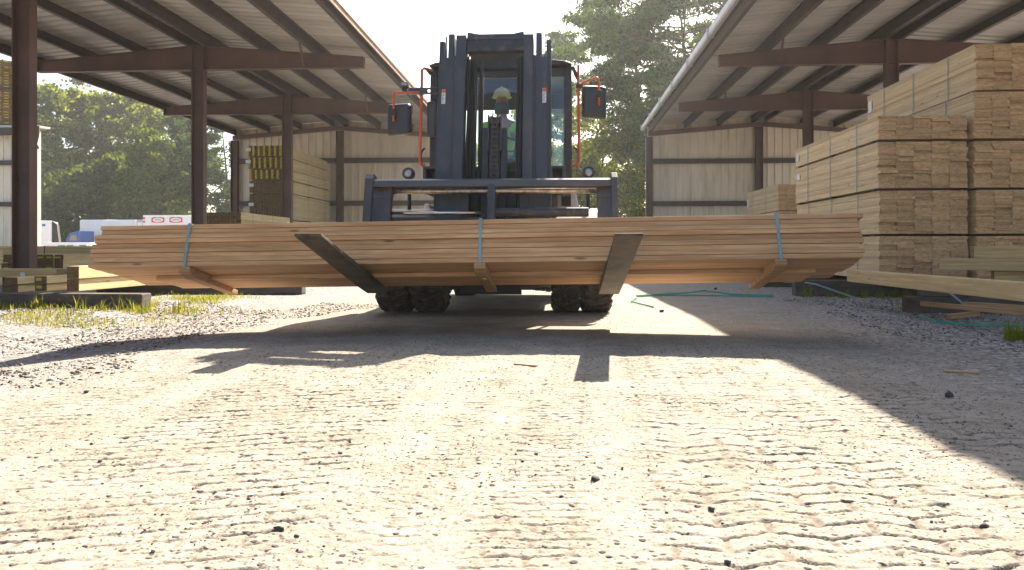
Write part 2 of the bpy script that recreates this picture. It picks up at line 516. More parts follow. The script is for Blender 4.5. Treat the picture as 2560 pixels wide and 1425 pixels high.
def groundmat():
    m, t, b = nmat('dusty gravel ground')
    g = nd(t, 'NewGeometry')
    pos = g.outputs['Position']
    big = noise(t, pos, 0.55, 4, 0.6)
    med = noise(t, pos, 3.0, 5, 0.65)
    # where loose gravel lies: the verges left and right of the wheel track
    sep = nd(t, 'SeparateXYZ')
    t.links.new(pos, sep.inputs[0])
    ctr = nd(t, 'Math', operation='ADD')
    ctr.inputs[1].default_value = 0.2
    t.links.new(sep.outputs[0], ctr.inputs[0])
    ab = nd(t, 'Math', operation='ABSOLUTE')
    t.links.new(ctr.outputs[0], ab.inputs[0])
    wob = nd(t, 'Math', operation='MULTIPLY_ADD')
    wob.inputs[1].default_value = 3.0
    t.links.new(big, wob.inputs[0])
    t.links.new(ab.outputs[0], wob.inputs[2])
    mr = nd(t, 'MapRange')
    mr.inputs['From Min'].default_value = 3.4
    mr.inputs['From Max'].default_value = 5.0
    t.links.new(wob.outputs[0], mr.inputs['Value'])
    verge = mr.outputs[0]
    dust = ramp(t, [(0.3, (0.245, 0.223, 0.185)), (0.5, (0.31, 0.284, 0.24)), (0.72, (0.37, 0.342, 0.295))])
    t.links.new(med, dust.inputs[0])
    vor = nd(t, 'TexVoronoi')
    vor.inputs['Scale'].default_value = 42.0
    t.links.new(pos, vor.inputs['Vector'])
    sepc = nd(t, 'SeparateColor')
    t.links.new(vor.outputs['Color'], sepc.inputs[0])
    grav = ramp(t, [(0.0, (0.10, 0.092, 0.09)), (0.4, (0.2, 0.185, 0.18)), (0.75, (0.33, 0.31, 0.30)), (1.0, (0.46, 0.44, 0.43))])
    t.links.new(sepc.outputs[0], grav.inputs[0])
    # scattered dark grit inside the dust
    vor2 = nd(t, 'TexVoronoi')
    vor2.inputs['Scale'].default_value = 30.0
    t.links.new(pos, vor2.inputs['Vector'])
    sz = ramp(t, [(0.17, (1,) * 3), (0.31, (0,) * 3)])
    t.links.new(vor2.outputs['Distance'], sz.inputs[0])
    gsep = nd(t, 'SeparateColor')
    t.links.new(vor2.outputs['Color'], gsep.inputs[0])
    dens = nd(t, 'MapRange')
    dens.inputs['From Min'].default_value = 0.38
    dens.inputs['From Max'].default_value = 0.66
    dens.inputs['To Min'].default_value = 0.10
    dens.inputs['To Max'].default_value = 0.85
    t.links.new(noise(t, pos, 1.7, 3), dens.inputs['Value'])
    lt = nd(t, 'Math', operation='LESS_THAN')
    t.links.new(gsep.outputs[0], lt.inputs[0])
    t.links.new(dens.outputs[0], lt.inputs[1])
    mm = nd(t, 'Math', operation='MULTIPLY')
    t.links.new(sz.outputs[0], mm.inputs[0])
    t.links.new(lt.outputs[0], mm.inputs[1])
    fine = noise(t, pos, 90.0, 3, 0.7)
    fr = ramp(t, [(0.35, (0.72, 0.7, 0.68)), (0.55, (1, 1, 1))])
    t.links.new(fine, fr.inputs[0])
    d2 = mixc(t, 0.8, dust.outputs[0], fr.outputs[0], 'MULTIPLY')
    d3 = mixc(t, mm.outputs[0], d2, (0.10, 0.09, 0.088))
    vor3 = nd(t, 'TexVoronoi')
    vor3.inputs['Scale'].default_value = 95.0
    t.links.new(pos, vor3.inputs['Vector'])
    s3 = nd(t, 'SeparateColor')
    t.links.new(vor3.outputs['Color'], s3.inputs[0])
    l3 = nd(t, 'Math', operation='LESS_THAN')
    t.links.new(s3.outputs[1], l3.inputs[0])
    dd = nd(t, 'MapRange')
    dd.inputs['From Min'].default_value = 0.35
    dd.inputs['From Max'].default_value = 0.65
    dd.inputs['To Min'].default_value = 0.04
    dd.inputs['To Max'].default_value = 0.55
    t.links.new(noise(t, pos, 2.6, 4, 0.7), dd.inputs['Value'])
    t.links.new(dd.outputs[0], l3.inputs[1])
    r3 = ramp(t, [(0.3, (1,) * 3), (0.5, (0,) * 3)])
    t.links.new(vor3.outputs['Distance'], r3.inputs[0])
    m3 = nd(t, 'Math', operation='MULTIPLY')
    t.links.new(r3.outputs[0], m3.inputs[0])
    t.links.new(l3.outputs[0], m3.inputs[1])
    gritc = ramp(t, [(0.2, (0.07, 0.062, 0.06)), (0.6, (0.17, 0.145, 0.125)), (0.9, (0.25, 0.21, 0.17))])
    t.links.new(s3.outputs[2], gritc.inputs[0])
    d3 = mixc(t, m3.outputs[0], d3, gritc.outputs[0])
    # groove shade painted into the tread print colour, along with dark grit
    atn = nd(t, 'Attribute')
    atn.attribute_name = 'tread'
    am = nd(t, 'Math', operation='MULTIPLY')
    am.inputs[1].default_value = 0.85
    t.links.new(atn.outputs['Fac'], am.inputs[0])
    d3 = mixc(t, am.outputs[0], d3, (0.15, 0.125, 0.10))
    col = mixc(t, verge, d3, grav.outputs[0])
    t.links.new(col, b.inputs['Base Color'])
    b.inputs['Roughness'].default_value = 0.95
    b.inputs['Specular IOR Level'].default_value = 0.15
    # relief
    inv = nd(t, 'Math', operation='SUBTRACT')
    inv.inputs[0].default_value = 1.0
    t.links.new(vor.outputs['Distance'], inv.inputs[1])
    gv = nd(t, 'Math', operation='MULTIPLY')
    t.links.new(inv.outputs[0], gv.inputs[0])
    vv = nd(t, 'MapRange')
    vv.inputs['To Min'].default_value = 0.15
    vv.inputs['To Max'].default_value = 1.0
    t.links.new(verge, vv.inputs['Value'])
    t.links.new(vv.outputs[0], gv.inputs[1])
    sm = nd(t, 'Math', operation='MULTIPLY_ADD')
    sm.inputs[1].default_value = 0.6
    t.links.new(mm.outputs[0], sm.inputs[0])
    t.links.new(gv.outputs[0], sm.inputs[2])
    s2 = nd(t, 'Math', operation='MULTIPLY_ADD')
    s2.inputs[1].default_value = 0.35
    t.links.new(fine, s2.inputs[0])
    t.links.new(sm.outputs[0], s2.inputs[2])
    bump(t, b, s2.outputs[0], 0.7, 0.012)
    return m


M['ground'] = groundmat()

# ------------------------------------------------------------------ ground
def vnoise(x, y, seed):
    xi, yi = np.floor(x).astype(np.int64), np.floor(y).astype(np.int64)
    fx, fy = x - xi, y - yi
    fx, fy = fx * fx * (3 - 2 * fx), fy * fy * (3 - 2 * fy)

    def h(a, c):
        n = (a * 374761393 + c * 668265263 + seed * 2147483647) & 0xffffffff
        n = ((n ^ (n >> 13)) * 1274126177) & 0xffffffff
        return ((n ^ (n >> 16)) & 0xffff) / 65535.0
    return (h(xi, yi) * (1 - fx) + h(xi + 1, yi) * fx) * (1 - fy) + (h(xi, yi + 1) * (1 - fx) + h(xi + 1, yi + 1) * fx) * fy


def sstep(a, b2, x):
    q = np.clip((x - a) / (b2 - a), 0, 1)
    return q * q * (3 - 2 * q)


def ground_low(x, y):
    """gentle swell of the yard"""
    z = 0.03 * (vnoise(x * 0.5 + 3, y * 0.5, 1) - 0.5)
    z = z - 0.14 * np.exp(-(((x + 4.2) / 1.1) ** 2 + ((y - 5.3) / 2.2) ** 2))
    z = z + 0.03 * np.exp(-(((x + 2.4) / 0.9) ** 2 + ((y - 4.6) / 0.7) ** 2))
    z = z * np.exp(-np.maximum(np.hypot(x, y - 4) - 6, 0) / 4.0)
    return z


def zground(x, y):
    return float(ground_low(np.array([x], dtype=float), np.array([y], dtype=float))[0])


def ground_fine(x, y):
    wx = x + 0.012 * (vnoise(x * 4, y * 4, 5) - 0.5) + 0.006 * (vnoise(x * 25, y * 25, 15) - 0.5)
    wy = y + 0.018 * (vnoise(x * 3, y * 3, 6) - 0.5) + 0.006 * (vnoise(x * 30, y * 30, 16) - 0.5)
    z = 0.008 * (vnoise(x * 5, y * 5, 2) - 0.5) + 0.0035 * (vnoise(x * 19, y * 19, 3) - 0.5) + 0.0042 * (vnoise(x * 52, y * 52, 4) - 0.5) + 0.0036 * vnoise(x * 115, y * 100, 7)
    wear = 0.6 + 0.4 * sstep(0.25, 0.5, 0.6 * vnoise(x * 1.3 + 9, y * 1.3, 8) + 0.4 * vnoise(x * 3.1, y * 3.1, 18))
    fade = 0.3 + 0.7 * sstep(0.34, 0.58, 0.5 * vnoise(x * 6, y * 9, 12) + 0.5 * vnoise(x * 24, y * 26, 14))
    gsum = np.zeros_like(x)
    # block tread, left lanes
    for c0, half, pitch, bl, k in ((-1.12, 0.52, 0.074, 0.15, 1.0), (-2.05, 0.24, 0.066, 0.13, 0.7)):
        cx = c0 - 0.05 * (wy - 2) + 0.012 * (wy - 2) ** 2
        e = sstep(half, half - 0.1, np.abs(x - cx))
        yy = wy - 0.3 * (x - cx)
        row = np.floor(yy / pitch)
        fy = np.abs(yy / pitch - row - 0.5) * 2
        bx = (wx / bl + 0.5 * (row % 2))
        fx = np.abs(bx - np.floor(bx) - 0.5) * 2
        gro = np.maximum(sstep(0.76, 0.92, fy), sstep(0.88, 0.96, fx))
        gsum = np.maximum(gsum, k * gro * e * wear * fade)
    # chevron tread, right lanes
    for cxx, amp, half, pit, cell, k in ((0.66, 0.040, 0.46, 0.082, 0.125, 1.0), (-0.06, 0.010, 0.18, 0.052, 0.10, 0.8), (1.45, 0.038, 0.34, 0.082, 0.125, 0.8), (-0.42, 0.015, 0.12, 0.06, 0.09, 0.5)):
        c = cxx + 0.05 * (wy - 2)
        e2 = sstep(half, half - 0.08, np.abs(x - c))
        tri = np.abs(((wx - c) / cell) % 2 - 1)
        yy = wy + amp * tri
        row = np.floor(yy / pit)
        fy = np.abs(yy / pit - row - 0.5) * 2
        fx = np.abs(((wx - c) / cell + row) % 2 - 1)
        gro = np.maximum(sstep(0.78, 0.93, fy), 0.9 * sstep(0.88, 0.97, fx))
        gsum = np.maximum(gsum, k * gro * e2 * wear * fade)
    z = z - 0.0070 * gsum
    # smooth rolled ruts between
    z = z - 0.012 * np.exp(-((x + 0.35 + 0.1 * (y - 2)) / 0.2) ** 2)
    return z, gsum


def axis_lines(lo, hi, step, far_lo, far_hi):
    a = np.arange(lo, hi, step)
    up, q, s = [], hi, step
    while q < far_hi:
        q += s
        s *= 1.09
        up.append(q)
    dn, q, s = [], lo, step
    while q > far_lo:
        q -= s
        s *= 1.09
        dn.append(q)
    return np.concatenate([np.array(dn[::-1]), a, np.array(up)])


gx = axis_lines(-2.9, 2.9, 0.0072, -900, 900)
gy = np.concatenate([axis_lines(1.45, 3.6, 0.0043, -300, 3.604), axis_lines(3.612, 6.2, 0.0095, 3.612, 1500)])
GX, GY = np.meshgrid(gx, gy)
fw = sstep(6.6, 5.4, GY) * sstep(1.2, 1.45, GY) * sstep(-2.95, -2.7, GX) * sstep(2.95, 2.7, GX)
GF, GG = ground_fine(GX, GY)
GZ = ground_low(GX, GY) + GF * fw
gv = np.stack([GX.ravel(), GY.ravel(), GZ.ravel()], 1)
nx, ny = len(gx), len(gy)
ii = (np.arange(ny - 1)[:, None] * nx + np.arange(nx - 1)[None, :]).ravel()
gf = np.stack([ii, ii + 1, ii + 1 + nx, ii + nx], 1)
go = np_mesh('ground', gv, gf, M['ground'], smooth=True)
go['kind'] = 'structure'
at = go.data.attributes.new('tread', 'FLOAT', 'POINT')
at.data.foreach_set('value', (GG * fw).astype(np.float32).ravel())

# ------------------------------------------------------------------ sheds
def iroof(xc, x, zr, slope):
    return zr - abs(x - xc) * slope


def shed(label, xc, half, zb, zr, y_bents, y0, y1, ywall, edge_side):
    """open shed on a row of T-frames; xc post line, zb beam underside, zr ridge height of the beam top"""
    slope = 1 / 12
    t = thing('lumber_shed', label, 'shed', (xc, y1, 0), 'open sided lumber sheds')
    barm = half - 0.3
    for yb in y_bents:
        p = MB()
        p.b(xc - 0.15, xc - 0.132, yb - 0.09, yb + 0.09, 0, zb)
        p.b(xc + 0.132, xc + 0.15, yb - 0.09, yb + 0.09, 0, zb)
        p.b(xc - 0.13, xc + 0.13, yb - 0.008, yb + 0.008, 0, zb)
        p.b(xc - 0.2, xc + 0.2, yb - 0.15, yb + 0.15, 0.0, 0.03)
        po = p.build('post', M['rust_steel'], t)
        q = MB()
        zt = zr
        prof = [(xc - barm, yb - 0.008, zb + 0.004), (xc + barm, yb - 0.008, zb + 0.004), (xc + barm, yb - 0.008, zt - barm * slope),
                (xc, yb - 0.008, zt), (xc - barm, yb - 0.008, zt - barm * slope)]
        q.ext(prof, (0, 0.016, 0))
        q.b(xc - barm, xc + barm, yb - 0.09, yb + 0.09, zb, zb + 0.016)
        for sg in (-1, 1):
            a = [(xc, yb - 0.09, zt - 0.016), (xc, yb - 0.09, zt), (xc + sg * barm, yb - 0.09, zt - barm * slope), (xc + sg * barm, yb - 0.09, zt - barm * slope - 0.016)]
            q.ext(a, (0, 0.18, 0))
            q.b(xc + sg * barm - 0.008, xc + sg * barm + 0.008, yb - 0.09, yb + 0.09, zb, zt - barm * slope)
            q.b(xc + sg * 0.14 - 0.006, xc + sg * 0.14 + 0.006, yb - 0.085, yb + 0.085, zb + 0.02, zt - 0.03)
        q.build('beam', M['rust_steel'], t)
        sgn = 1 if edge_side > 0 else -1
        br = MB()
        br.bar((xc + sgn * half * 0.63, yb - 0.75, zt - half * 0.63 * slope + 0.1), (xc + sgn * half * 0.60, yb - 0.1, zb + 0.03), 0.05, 0.05)
        br.build('brace', M['rust_steel'], t)
    # purlins along the shed
    zp = 0.235
    for off in (-half + 0.05, -half * 0.67, -half * 0.37, -0.27, 0.27, half * 0.37, half * 0.67, half - 0.05):
        x = xc + off
        z = iroof(xc, x, zr, slope) + 0.004
        q = MB()
        sg = 1 if off > 0 else -1
        q.b(x - 0.006, x + 0.006, y0, y1, z, z + zp)
        q.b(x - 0.09 if sg > 0 else x + 0.006, x - 0.006 if sg > 0 else x + 0.09, y0, y1, z, z + 0.012)
        q.b(x + 0.006 if sg > 0 else x - 0.07, x + 0.07 if sg > 0 else x - 0.006, y0, y1, z + zp - 0.012, z + zp)
        q.build('purlin', M['purlin'], t)
    # ribbed roof sheets
    q = MB()
    pitch, ys = 0.3, []
    y = y0
    while y < y1 - 0.01:
        ys += [(y, 0), (y + 0.19, 0), (y + 0.215, 0.035), (y + 0.275, 0.035)]
        y += pitch
    ys.append((y, 0))
    vs = []
    for yy, rz in ys:
        for x in (xc - half - 0.08, xc, xc + half + 0.08):
            vs.append((x, yy, iroof(xc, x, zr, slope) + 0.244 + rz))
    fs = []
    for i in range(len(ys) - 1):
        a = i * 3
        fs += [(a, a + 1, a + 4, a + 3), (a + 1, a + 2, a + 5, a + 4)]
    q.add(vs, fs)
    ro = q.build('roof', M['roof_sheet'], t)
    sm = ro.modifiers.new('solid', 'SOLIDIFY')
    sm.thickness = 0.004
    sm.offset = 1
    # eaves
    for sg in (-1, 1):
        xe = xc + sg * (half + 0.1)
        ze = iroof(xc, xe, zr, slope) + 0.235
        g = MB()
        prof = [(xe, y0, ze + 0.06), (xe, y0, ze - 0.10), (xe + sg * 0.03, y0, ze - 0.13), (xe + sg * 0.10, y0, ze - 0.13),
                (xe + sg * 0.13, y0, ze - 0.09), (xe + sg * 0.14, y0, ze + 0.03), (xe + sg * 0.12, y0, ze + 0.035),
                (xe + sg * 0.11, y0, ze - 0.09), (xe + sg * 0.02, y0, ze - 0.1), (xe + sg * 0.02, y0, ze + 0.06)]
        if sg == edge_side and edge_side < 0:
            g.ext(prof, (0, y1 - y0, 0))
            go_ = g.build('gutter', M['trim'], t)
            yb = y0 + 2
            while yb < y1:
                k = MB()
                k.b(xe + sg * 0.005, xe + sg * 0.17, yb, yb + 0.05, ze - 0.16, ze - 0.132)
                k.b(xe + sg * 0.145, xe + sg * 0.17, yb, yb + 0.05, ze - 0.13, ze + 0.05)
                k.build('gutter_bracket', M['trim'], go_)
                yb += 2.7
        else:
            g.b(min(xe, xe + sg * 0.02), max(xe, xe + sg * 0.02), y0, y1, ze - 0.05, ze + 0.07)
            g.b(min(xe - sg * 0.1, xe), max(xe - sg * 0.1, xe), y0, y1, ze + 0.056, ze + 0.07)
            g.build('eave_trim', M['trim'], t)
            k = MB()
            k.b(min(xe - sg * 0.03, xe - sg * 0.004), max(xe - sg * 0.03, xe - sg * 0.004), y0, y1, ze - 0.16, ze + 0.0)
            k.build('fascia_board', M['fascia_wood'], t)
    # back wall of ribbed sheet, seen from inside with its rails
    q = MB()
    vs, fs = [], []
    x = xc - half
    prof = []
    while x < xc + half - 0.01:
        prof += [(x, 0), (x + 0.22, 0), (x + 0.235, -0.035), (x + 0.285, -0.035)]
        x += 0.3
    prof.append((xc + half, 0))
    for xx, dy in prof:
        xx = min(xx, xc + half)
        vs += [(xx, ywall + dy, 0.05), (xx, ywall + dy, iroof(xc, xx, zr, slope) + 0.235)]
    for i in range(len(prof) - 1):
        a = i * 2
        fs.append((a, a + 2, a + 3, a + 1))
    q.add(vs, fs)
    wo = q.build('back_wall', M['beige_sheet'], t)
    sm = wo.modifiers.new('solid', 'SOLIDIFY')
    sm.thickness = 0.004
    for zg in (0.78, 2.48, 4.17):
        g = MB()
        g.b(xc - half + 0.14, xc - 0.16, ywall - 0.19, ywall - 0.18, zg - 0.1, zg + 0.1)
        g.b(xc - half + 0.14, xc - 0.16, ywall - 0.178, ywall - 0.045, zg + 0.088, zg + 0.1)
        g.b(xc + 0.16, xc + half - 0.14, ywall - 0.19, ywall - 0.18, zg - 0.1, zg + 0.1)
        g.b(xc + 0.16, xc + half - 0.14, ywall - 0.178, ywall - 0.045, zg + 0.088, zg + 0.1)
        g.build('girt', M['purlin'], t)
    for xx in (xc - half + 0.05, xc, xc + half - 0.05):
        g = MB()
        zt2 = iroof(xc, xx, zr, slope) - 0.2
        g.b(xx - 0.13, xx - 0.118, ywall - 0.28, ywall - 0.06, 0, zt2)
        g.b(xx + 0.118, xx + 0.13, ywall - 0.28, ywall - 0.06, 0, zt2)
        g.b(xx - 0.116, xx + 0.116, ywall - 0.18, ywall - 0.165, 0, zt2)
        g.build('wall_post', M['rust_steel'], t)
    g = MB()
    for sg in (-1, 1):
        a = [(xc, ywall - 0.29, zr - 0.2), (xc, ywall - 0.29, zr - 0.02), (xc + sg * half, ywall - 0.29, zr - half * slope - 0.02), (xc + sg * half, ywall - 0.29, zr - half * slope - 0.2)]
        g.ext(a, (0, 0.02, 0))
        a = [(p[0], p[1] + 0.022, p[2]) for p in [(xc, ywall - 0.29, zr - 0.04), (xc, ywall - 0.29, zr - 0.02), (xc + sg * half, ywall - 0.29, zr - half * slope - 0.02), (xc + sg * half, ywall - 0.29, zr - half * slope - 0.04)]]
        g.ext(a, (0, 0.18, 0))
    g.build('wall_beam', M['rust_steel'], t)
    return t


XL, XR = -8.6, 8.0
shed('open lumber shed with rust brown posts beside the stack of yellow ended boards', XL, 4.32, ZP(177, 17.85, XL), ZP(116, 17.85, XL),
     (-6.2, -0.2, 5.8, 11.8, 17.8, 23.8), -9.0, 30.0, 29.85, 1)
shed('open lumber shed with a gutter, sheltering the tall stacks of pale boards', XR, 4.38, ZP(160, 18.75, XR), ZP(97, 18.75, XR),
     (-5.4, 0.6, 6.65, 12.75, 18.75, 24.8), -9.0, 31.0, 30.85, -1)

# downspout at the right shed corner
# third shed wall far left
xw = XP(93, 30.0)
t = thing('shed_end', 'beige shed wall with dark rails and low roof at the far left', 'shed', (xw, 30, 0))
q = MB()
vs, fs, prof = [], [], []
x = xw
while x > xw - 18:
    prof += [(x, 0), (x - 0.22, 0), (x - 0.235, -0.035), (x - 0.285, -0.035)]
    x -= 0.3
ztop = ZP(327, 30, xw)
for xx, dy in prof:
    vs += [(xx, 30 + dy, 0.05), (xx, 30 + dy, ztop)]
for i in range(len(prof) - 1):
    a = i * 2
    fs.append((a, a + 1, a + 3, a + 2))
q.add(vs, fs)
wo = q.build('wall', M['beige_sheet'], t)
sm = wo.modifiers.new('solid', 'SOLIDIFY')
sm.thickness = 0.01
for py in (406, 510):
    g = MB()
    g.b(xw - 18, xw - 0.05, 29.78, 29.95, ZP(py, 29.8, xw) - 0.09, ZP(py, 29.8, xw) + 0.09)
    g.build('girt', M['purlin'], t)
g = MB()
g.b(xw + 0.002, xw + 0.09, 29.9, 30.1, 0, ztop)
g.build('corner_trim', M['beige_sheet'], t)
g = MB()
g.ext([(xw - 18, 29.4, ztop + 0.06), (xw + 0.35, 29.4, ztop + 0.06), (xw + 0.35, 29.4, ztop + 0.14), (xw - 18, 29.4, ztop + 0.14)], (0, 0.9, 0.05))
g.build('roof', M['trim'], t)
g = MB()
g.b(xw - 18, xw + 0.3, 29.42, 29.55, ztop - 0.25, ztop + 0.05)
g.build('eave_beam', M['purlin'], t)
g = MB()
g.tube([(xw + 0.38, 29.5, ztop + 0.12), (xw + 0.38, 29.5, ztop - 0.25), (xw + 0.22, 29.6, ztop - 0.6), (xw + 0.22, 29.75, ztop - 0.75)], 0.06, 8)
g.build('downspout', M['purlin'], t)

# ------------------------------------------------------------------ packs of lumber
def ring(mb, x0, x1, y0, y1, z0, z1, at, w, th, axis):
    """a band round a pack, across its length at position at"""
    if axis == 'y':
        mb.b(x0 - th, x0, at - w / 2, at + w / 2, z0 - th, z1 + th)
        mb.b(x1, x1 + th, at - w / 2, at + w / 2, z0 - th, z1 + th)
        mb.b(x0, x1, at - w / 2, at + w / 2, z1, z1 + th)
        mb.b(x0, x1, at - w / 2, at + w / 2, z0 - th, z0)
    else:
        mb.b(at - w / 2, at + w / 2, y0 - th, y0, z0 - th, z1 + th)
        mb.b(at - w / 2, at + w / 2, y1, y1 + th, z0 - th, z1 + th)
        mb.b(at - w / 2, at + w / 2, y0, y1, z1, z1 + th)
        mb.b(at - w / 2, at + w / 2, y0, y1, z0 - th, z0)


def pack(label, group, x0, y0, z0, cols, rows, bw, bt, length, mat, axis='y', straps=(0.2, 0.5, 0.8), tagpos=None, jit=0.012,
         yellow=None, bearers=True, sag=0.0, cat='lumber pack', name='lumber_pack', strapmat='strap_dark', sw=0.02):
    random.seed(hash((round(x0, 2), round(y0, 2), round(z0, 2))) & 0xffff)
    bh = 0.032 if bearers else 0.0
    zb = z0 + bh
    W, H = cols * (bw + 0.003), rows * (bt + 0.0015)
    if axis == 'y':
        x1, y1 = x0 + W, y0 + length
    else:
        x1, y1 = x0 + length, y0 + W
    t = thing(name, label, cat, ((x0 + x1) / 2, (y0 + y1) / 2, z0), group)
    q = MB()
    for r in range(rows):
        rj = random.gauss(0, jit * 0.3)
        for c in range(cols):
            a = random.gauss(0, jit) + (random.random() < 0.08) * random.uniform(-0.05, 0.05) * (jit > 0.005)
            e = random.gauss(0, jit)
            za = zb + r * (bt + 0.0015)
            dz = random.uniform(-0.0012, 0.0008)
            if axis == 'y':
                xa = x0 + c * (bw + 0.003) + rj
                q.b(xa, xa + bw + random.uniform(-0.004, 0.002), y0 + a, y1 + e, za, za + bt + dz)
            else:
                ya = y0 + c * (bw + 0.003) + rj
                q.b(x0 + a, x1 + e, ya, ya + bw + random.uniform(-0.004, 0.002), za, za + bt + dz)
    q.build('boards', mat, t)
    if yellow:
        for c in range(cols):
            q = MB()
            for r in range(rows):
                if yellow == 'stripe' and c % 2 == 0 or yellow == 'spot' and random.random() < 0.7:
                    xa = x0 + c * (bw + 0.003)
                    za = zb + r * (bt + 0.0015)
                    if yellow == 'spot':
                        u0 = random.uniform(0.1, 0.3)
                        q = MB()
                        q.b(xa + bw * u0, xa + bw * 0.8, y0 - 0.045, y0 - 0.03, za + bt * 0.35, za + bt * 0.6)
                        q.build('painted_end', M['yellow_mark'], t)
                    else:
                        q.b(xa + bw * 0.08, xa + bw * random.uniform(0.8, 0.98), y0 - 0.045, y0 - 0.03, za + 0.002, za + bt * random.uniform(0.75, 1))
            if yellow == 'stripe' and c % 2 == 0:
                q.build('painted_end', M['yellow_mark'], t)
    j = 0.012
    for s in straps:
        q = MB()
        if axis == 'y':
            ring(q, x0 - j, x1 + j, y0, y1, zb - 0.002, zb + H, y0 + s * length, sw, 0.003, 'y')
        else:
            ring(q, x0, x1, y0 - j, y1 + j, zb - 0.002, zb + H, x0 + s * length, sw, 0.003, 'x')
        q.build('strap', M[strapmat], t)
    if bearers:
        for s in (0.06, 0.5, 0.94):
            q = MB()
            if axis == 'y':
                q.b(x0 - 0.005, x1 + 0.005, y0 + s * length - 0.045, y0 + s * length + 0.045, z0 + 0.001, zb - 0.004)
            else:
                q.b(x0 + s * length - 0.045, x0 + s * length + 0.045, y0, y1, z0 + 0.001, zb - 0.004)
            q.build('bearer', M['sleeper'], t)
    if tagpos:
        q = MB()
        for (ax, ay, az, w_, h_) in tagpos:
            if w_ > 0:
                q.b(ax, ax + w_, ay - 0.006, ay, az, az + h_)
            else:
                q.b(ax - 0.006, ax, ay, ay - w_, az, az + h_)
        q.build('paper_tag', M['tag_white'], t)
    return t, zb + H


YF = 10.8
BW = 0.235
x1 = XP(2196, YF)
x2 = XP(2432, YF)
GP = 'packs of pale boards stacked in the right shed'
Lp = 3.66
zD = 0.23
bt = 0.0384
# nearest column
zA = ZP(585, YF, x1)
rows = int((ZP(585, YF, x1) - zD - 0.035) / (bt + 0.0015))
_, z = pack('lowest pack of the front column of pale boards, standing on the sleepers', GP, x1 + 0.02, YF + 0.02, zD, 5, rows, BW, bt, Lp, M['wood_pale'], tagpos=[(x1 + 0.01, YF + Lp - 0.3, 0.4, -0.16, 0.1)])
_, z = pack('second pack up in the front column, just below the brightest pack', GP, x1 + 0.035, YF + 0.05, z + 0.002, 5, 15, BW, bt, Lp, M['wood_pale'], tagpos=[(x1 + 0.02, YF + Lp - 0.25, z + 0.3, -0.16, 0.11)])
zC = z
_, z = pack('thick pack of pale boards second from the top of the front column', GP, x1, YF, z + 0.002, 5, 16, BW, bt, Lp, M['wood_pale'], tagpos=[(x1 - 0.012, YF + Lp - 0.3, z + 0.45, -0.14, 0.1)])
zB = z
_, z = pack('thin half height pack capping the front column of pale boards', GP, x1 - 0.01, YF - 0.02, z + 0.002, 5, 8, BW, bt, Lp, M['wood_pale'], tagpos=[(x1 - 0.022, YF + Lp - 0.25, z + 0.12, -0.1, 0.12)])
# second column
_, z = pack('bottom pack of the tallest column, behind the squared timbers', GP, x2 + 0.05, YF, zD, 5, rows, BW, bt, Lp, M['wood_pale'])
_, z = pack('second pack up in the tallest column of pale boards', GP, x2 + 0.045, YF - 0.01, z + 0.002, 5, 15, BW, bt, Lp, M['wood_pale'])
_, z = pack('middle pack of the tallest column of pale boards', GP, x2 + 0.02, YF, z + 0.002, 5, 16, BW, bt, Lp, M['wood_pale'])
_, z = pack('pack below the topmost one in the tallest column', GP, x2, YF - 0.03, z + 0.002, 5, 16, BW, bt, Lp, M['wood_pale'])
zTop2 = z
_, z = pack('topmost pack of the tallest column, nearest the roof beams', GP, x2 + 0.055, YF + 0.02, z + 0.002, 5, 16, BW, bt, Lp, M['wood_pale'], tagpos=[(x2 + 0.043, YF + Lp - 0.2, z + 0.35, -0.14, 0.2)])
# small stack behind
y2 = 22.4
xs = XP(1946, y2)
zt = ZP(461, y2, xs)
GS = 'packs of boards at the back of the right shed'
hh = (zt - 0.2) / 3
for i, lb in enumerate(('bottom pack of the small stack at the back of the right shed', 'middle pack of the small stack at the back of the right shed', 'top pack of the small stack, its tag on the far corner')):
    pack(lb, GS, xs, y2, 0.2 + i * hh, 5, int((hh - 0.037) / 0.039), BW, bt, Lp, M['wood_pale'], straps=(0.35, 0.8), tagpos=[(xs - 0.012, y2 + Lp - 0.3, 0.2 + i * hh + 0.3, -0.2, 0.25)] if i == 2 else None)
for yy in (y2 + 0.3, y2 + 3.2):
    q = MB()
    q.b(xs - 0.1, xs + 1.3, yy, yy + 0.18, 0, 0.198)
    tag(q.build('sleeper', M['sleeper'], None, 0.01, origin=(xs, yy, 0)), 'dark sleeper under the %s of the small stack behind the tall columns' % ('near end' if yy < 23 else 'far end'), 'sleeper', 'sleepers under stacks')

# sleepers under the near stacks
ys = 11.35
xa = XP(1984, ys)
q = MB()
q.b(xa, xa + 3.4, ys - 0.1, ys + 0.09, 0, 0.228)
tag(q.build('sleeper', M['sleeper'], None, 0.012, origin=(xa, ys, 0)), 'dark sleeper under the near end of the tall stacks with grass at its foot', 'sleeper', 'sleepers under stacks')
q = MB()
q.b(xa + 0.2, xa + 3.4, 13.8, 14.0, 0, 0.228)
tag(q.build('sleeper', M['sleeper'], None, 0.012, origin=(xa, 13.8, 0)), 'dark sleeper under the far end of the tall stacks', 'sleeper', 'sleepers under stacks')
ys = 8.45
xb = XP(2262, ys)
q = MB()
q.b(xb, xb + 2.6, ys - 0.12, ys + 0.08, 0, 0.175)
tag(q.build('sleeper', M['sleeper'], None, 0.012, origin=(xb, ys, 0)), 'dark sleeper on the gravel under the squared timbers, thin laths in front', 'sleeper', 'sleepers under stacks')
q = MB()
q.b(xb + 0.15, xb + 2.6, ys - 0.1, ys + 0.05, 0.179, 0.278)
tag(q.build('sleeper', M['sleeper'], None, 0.01, origin=(xb, ys, 0.18)), 'thin dark bearer lying on the sleeper below the squared timbers', 'bearer')


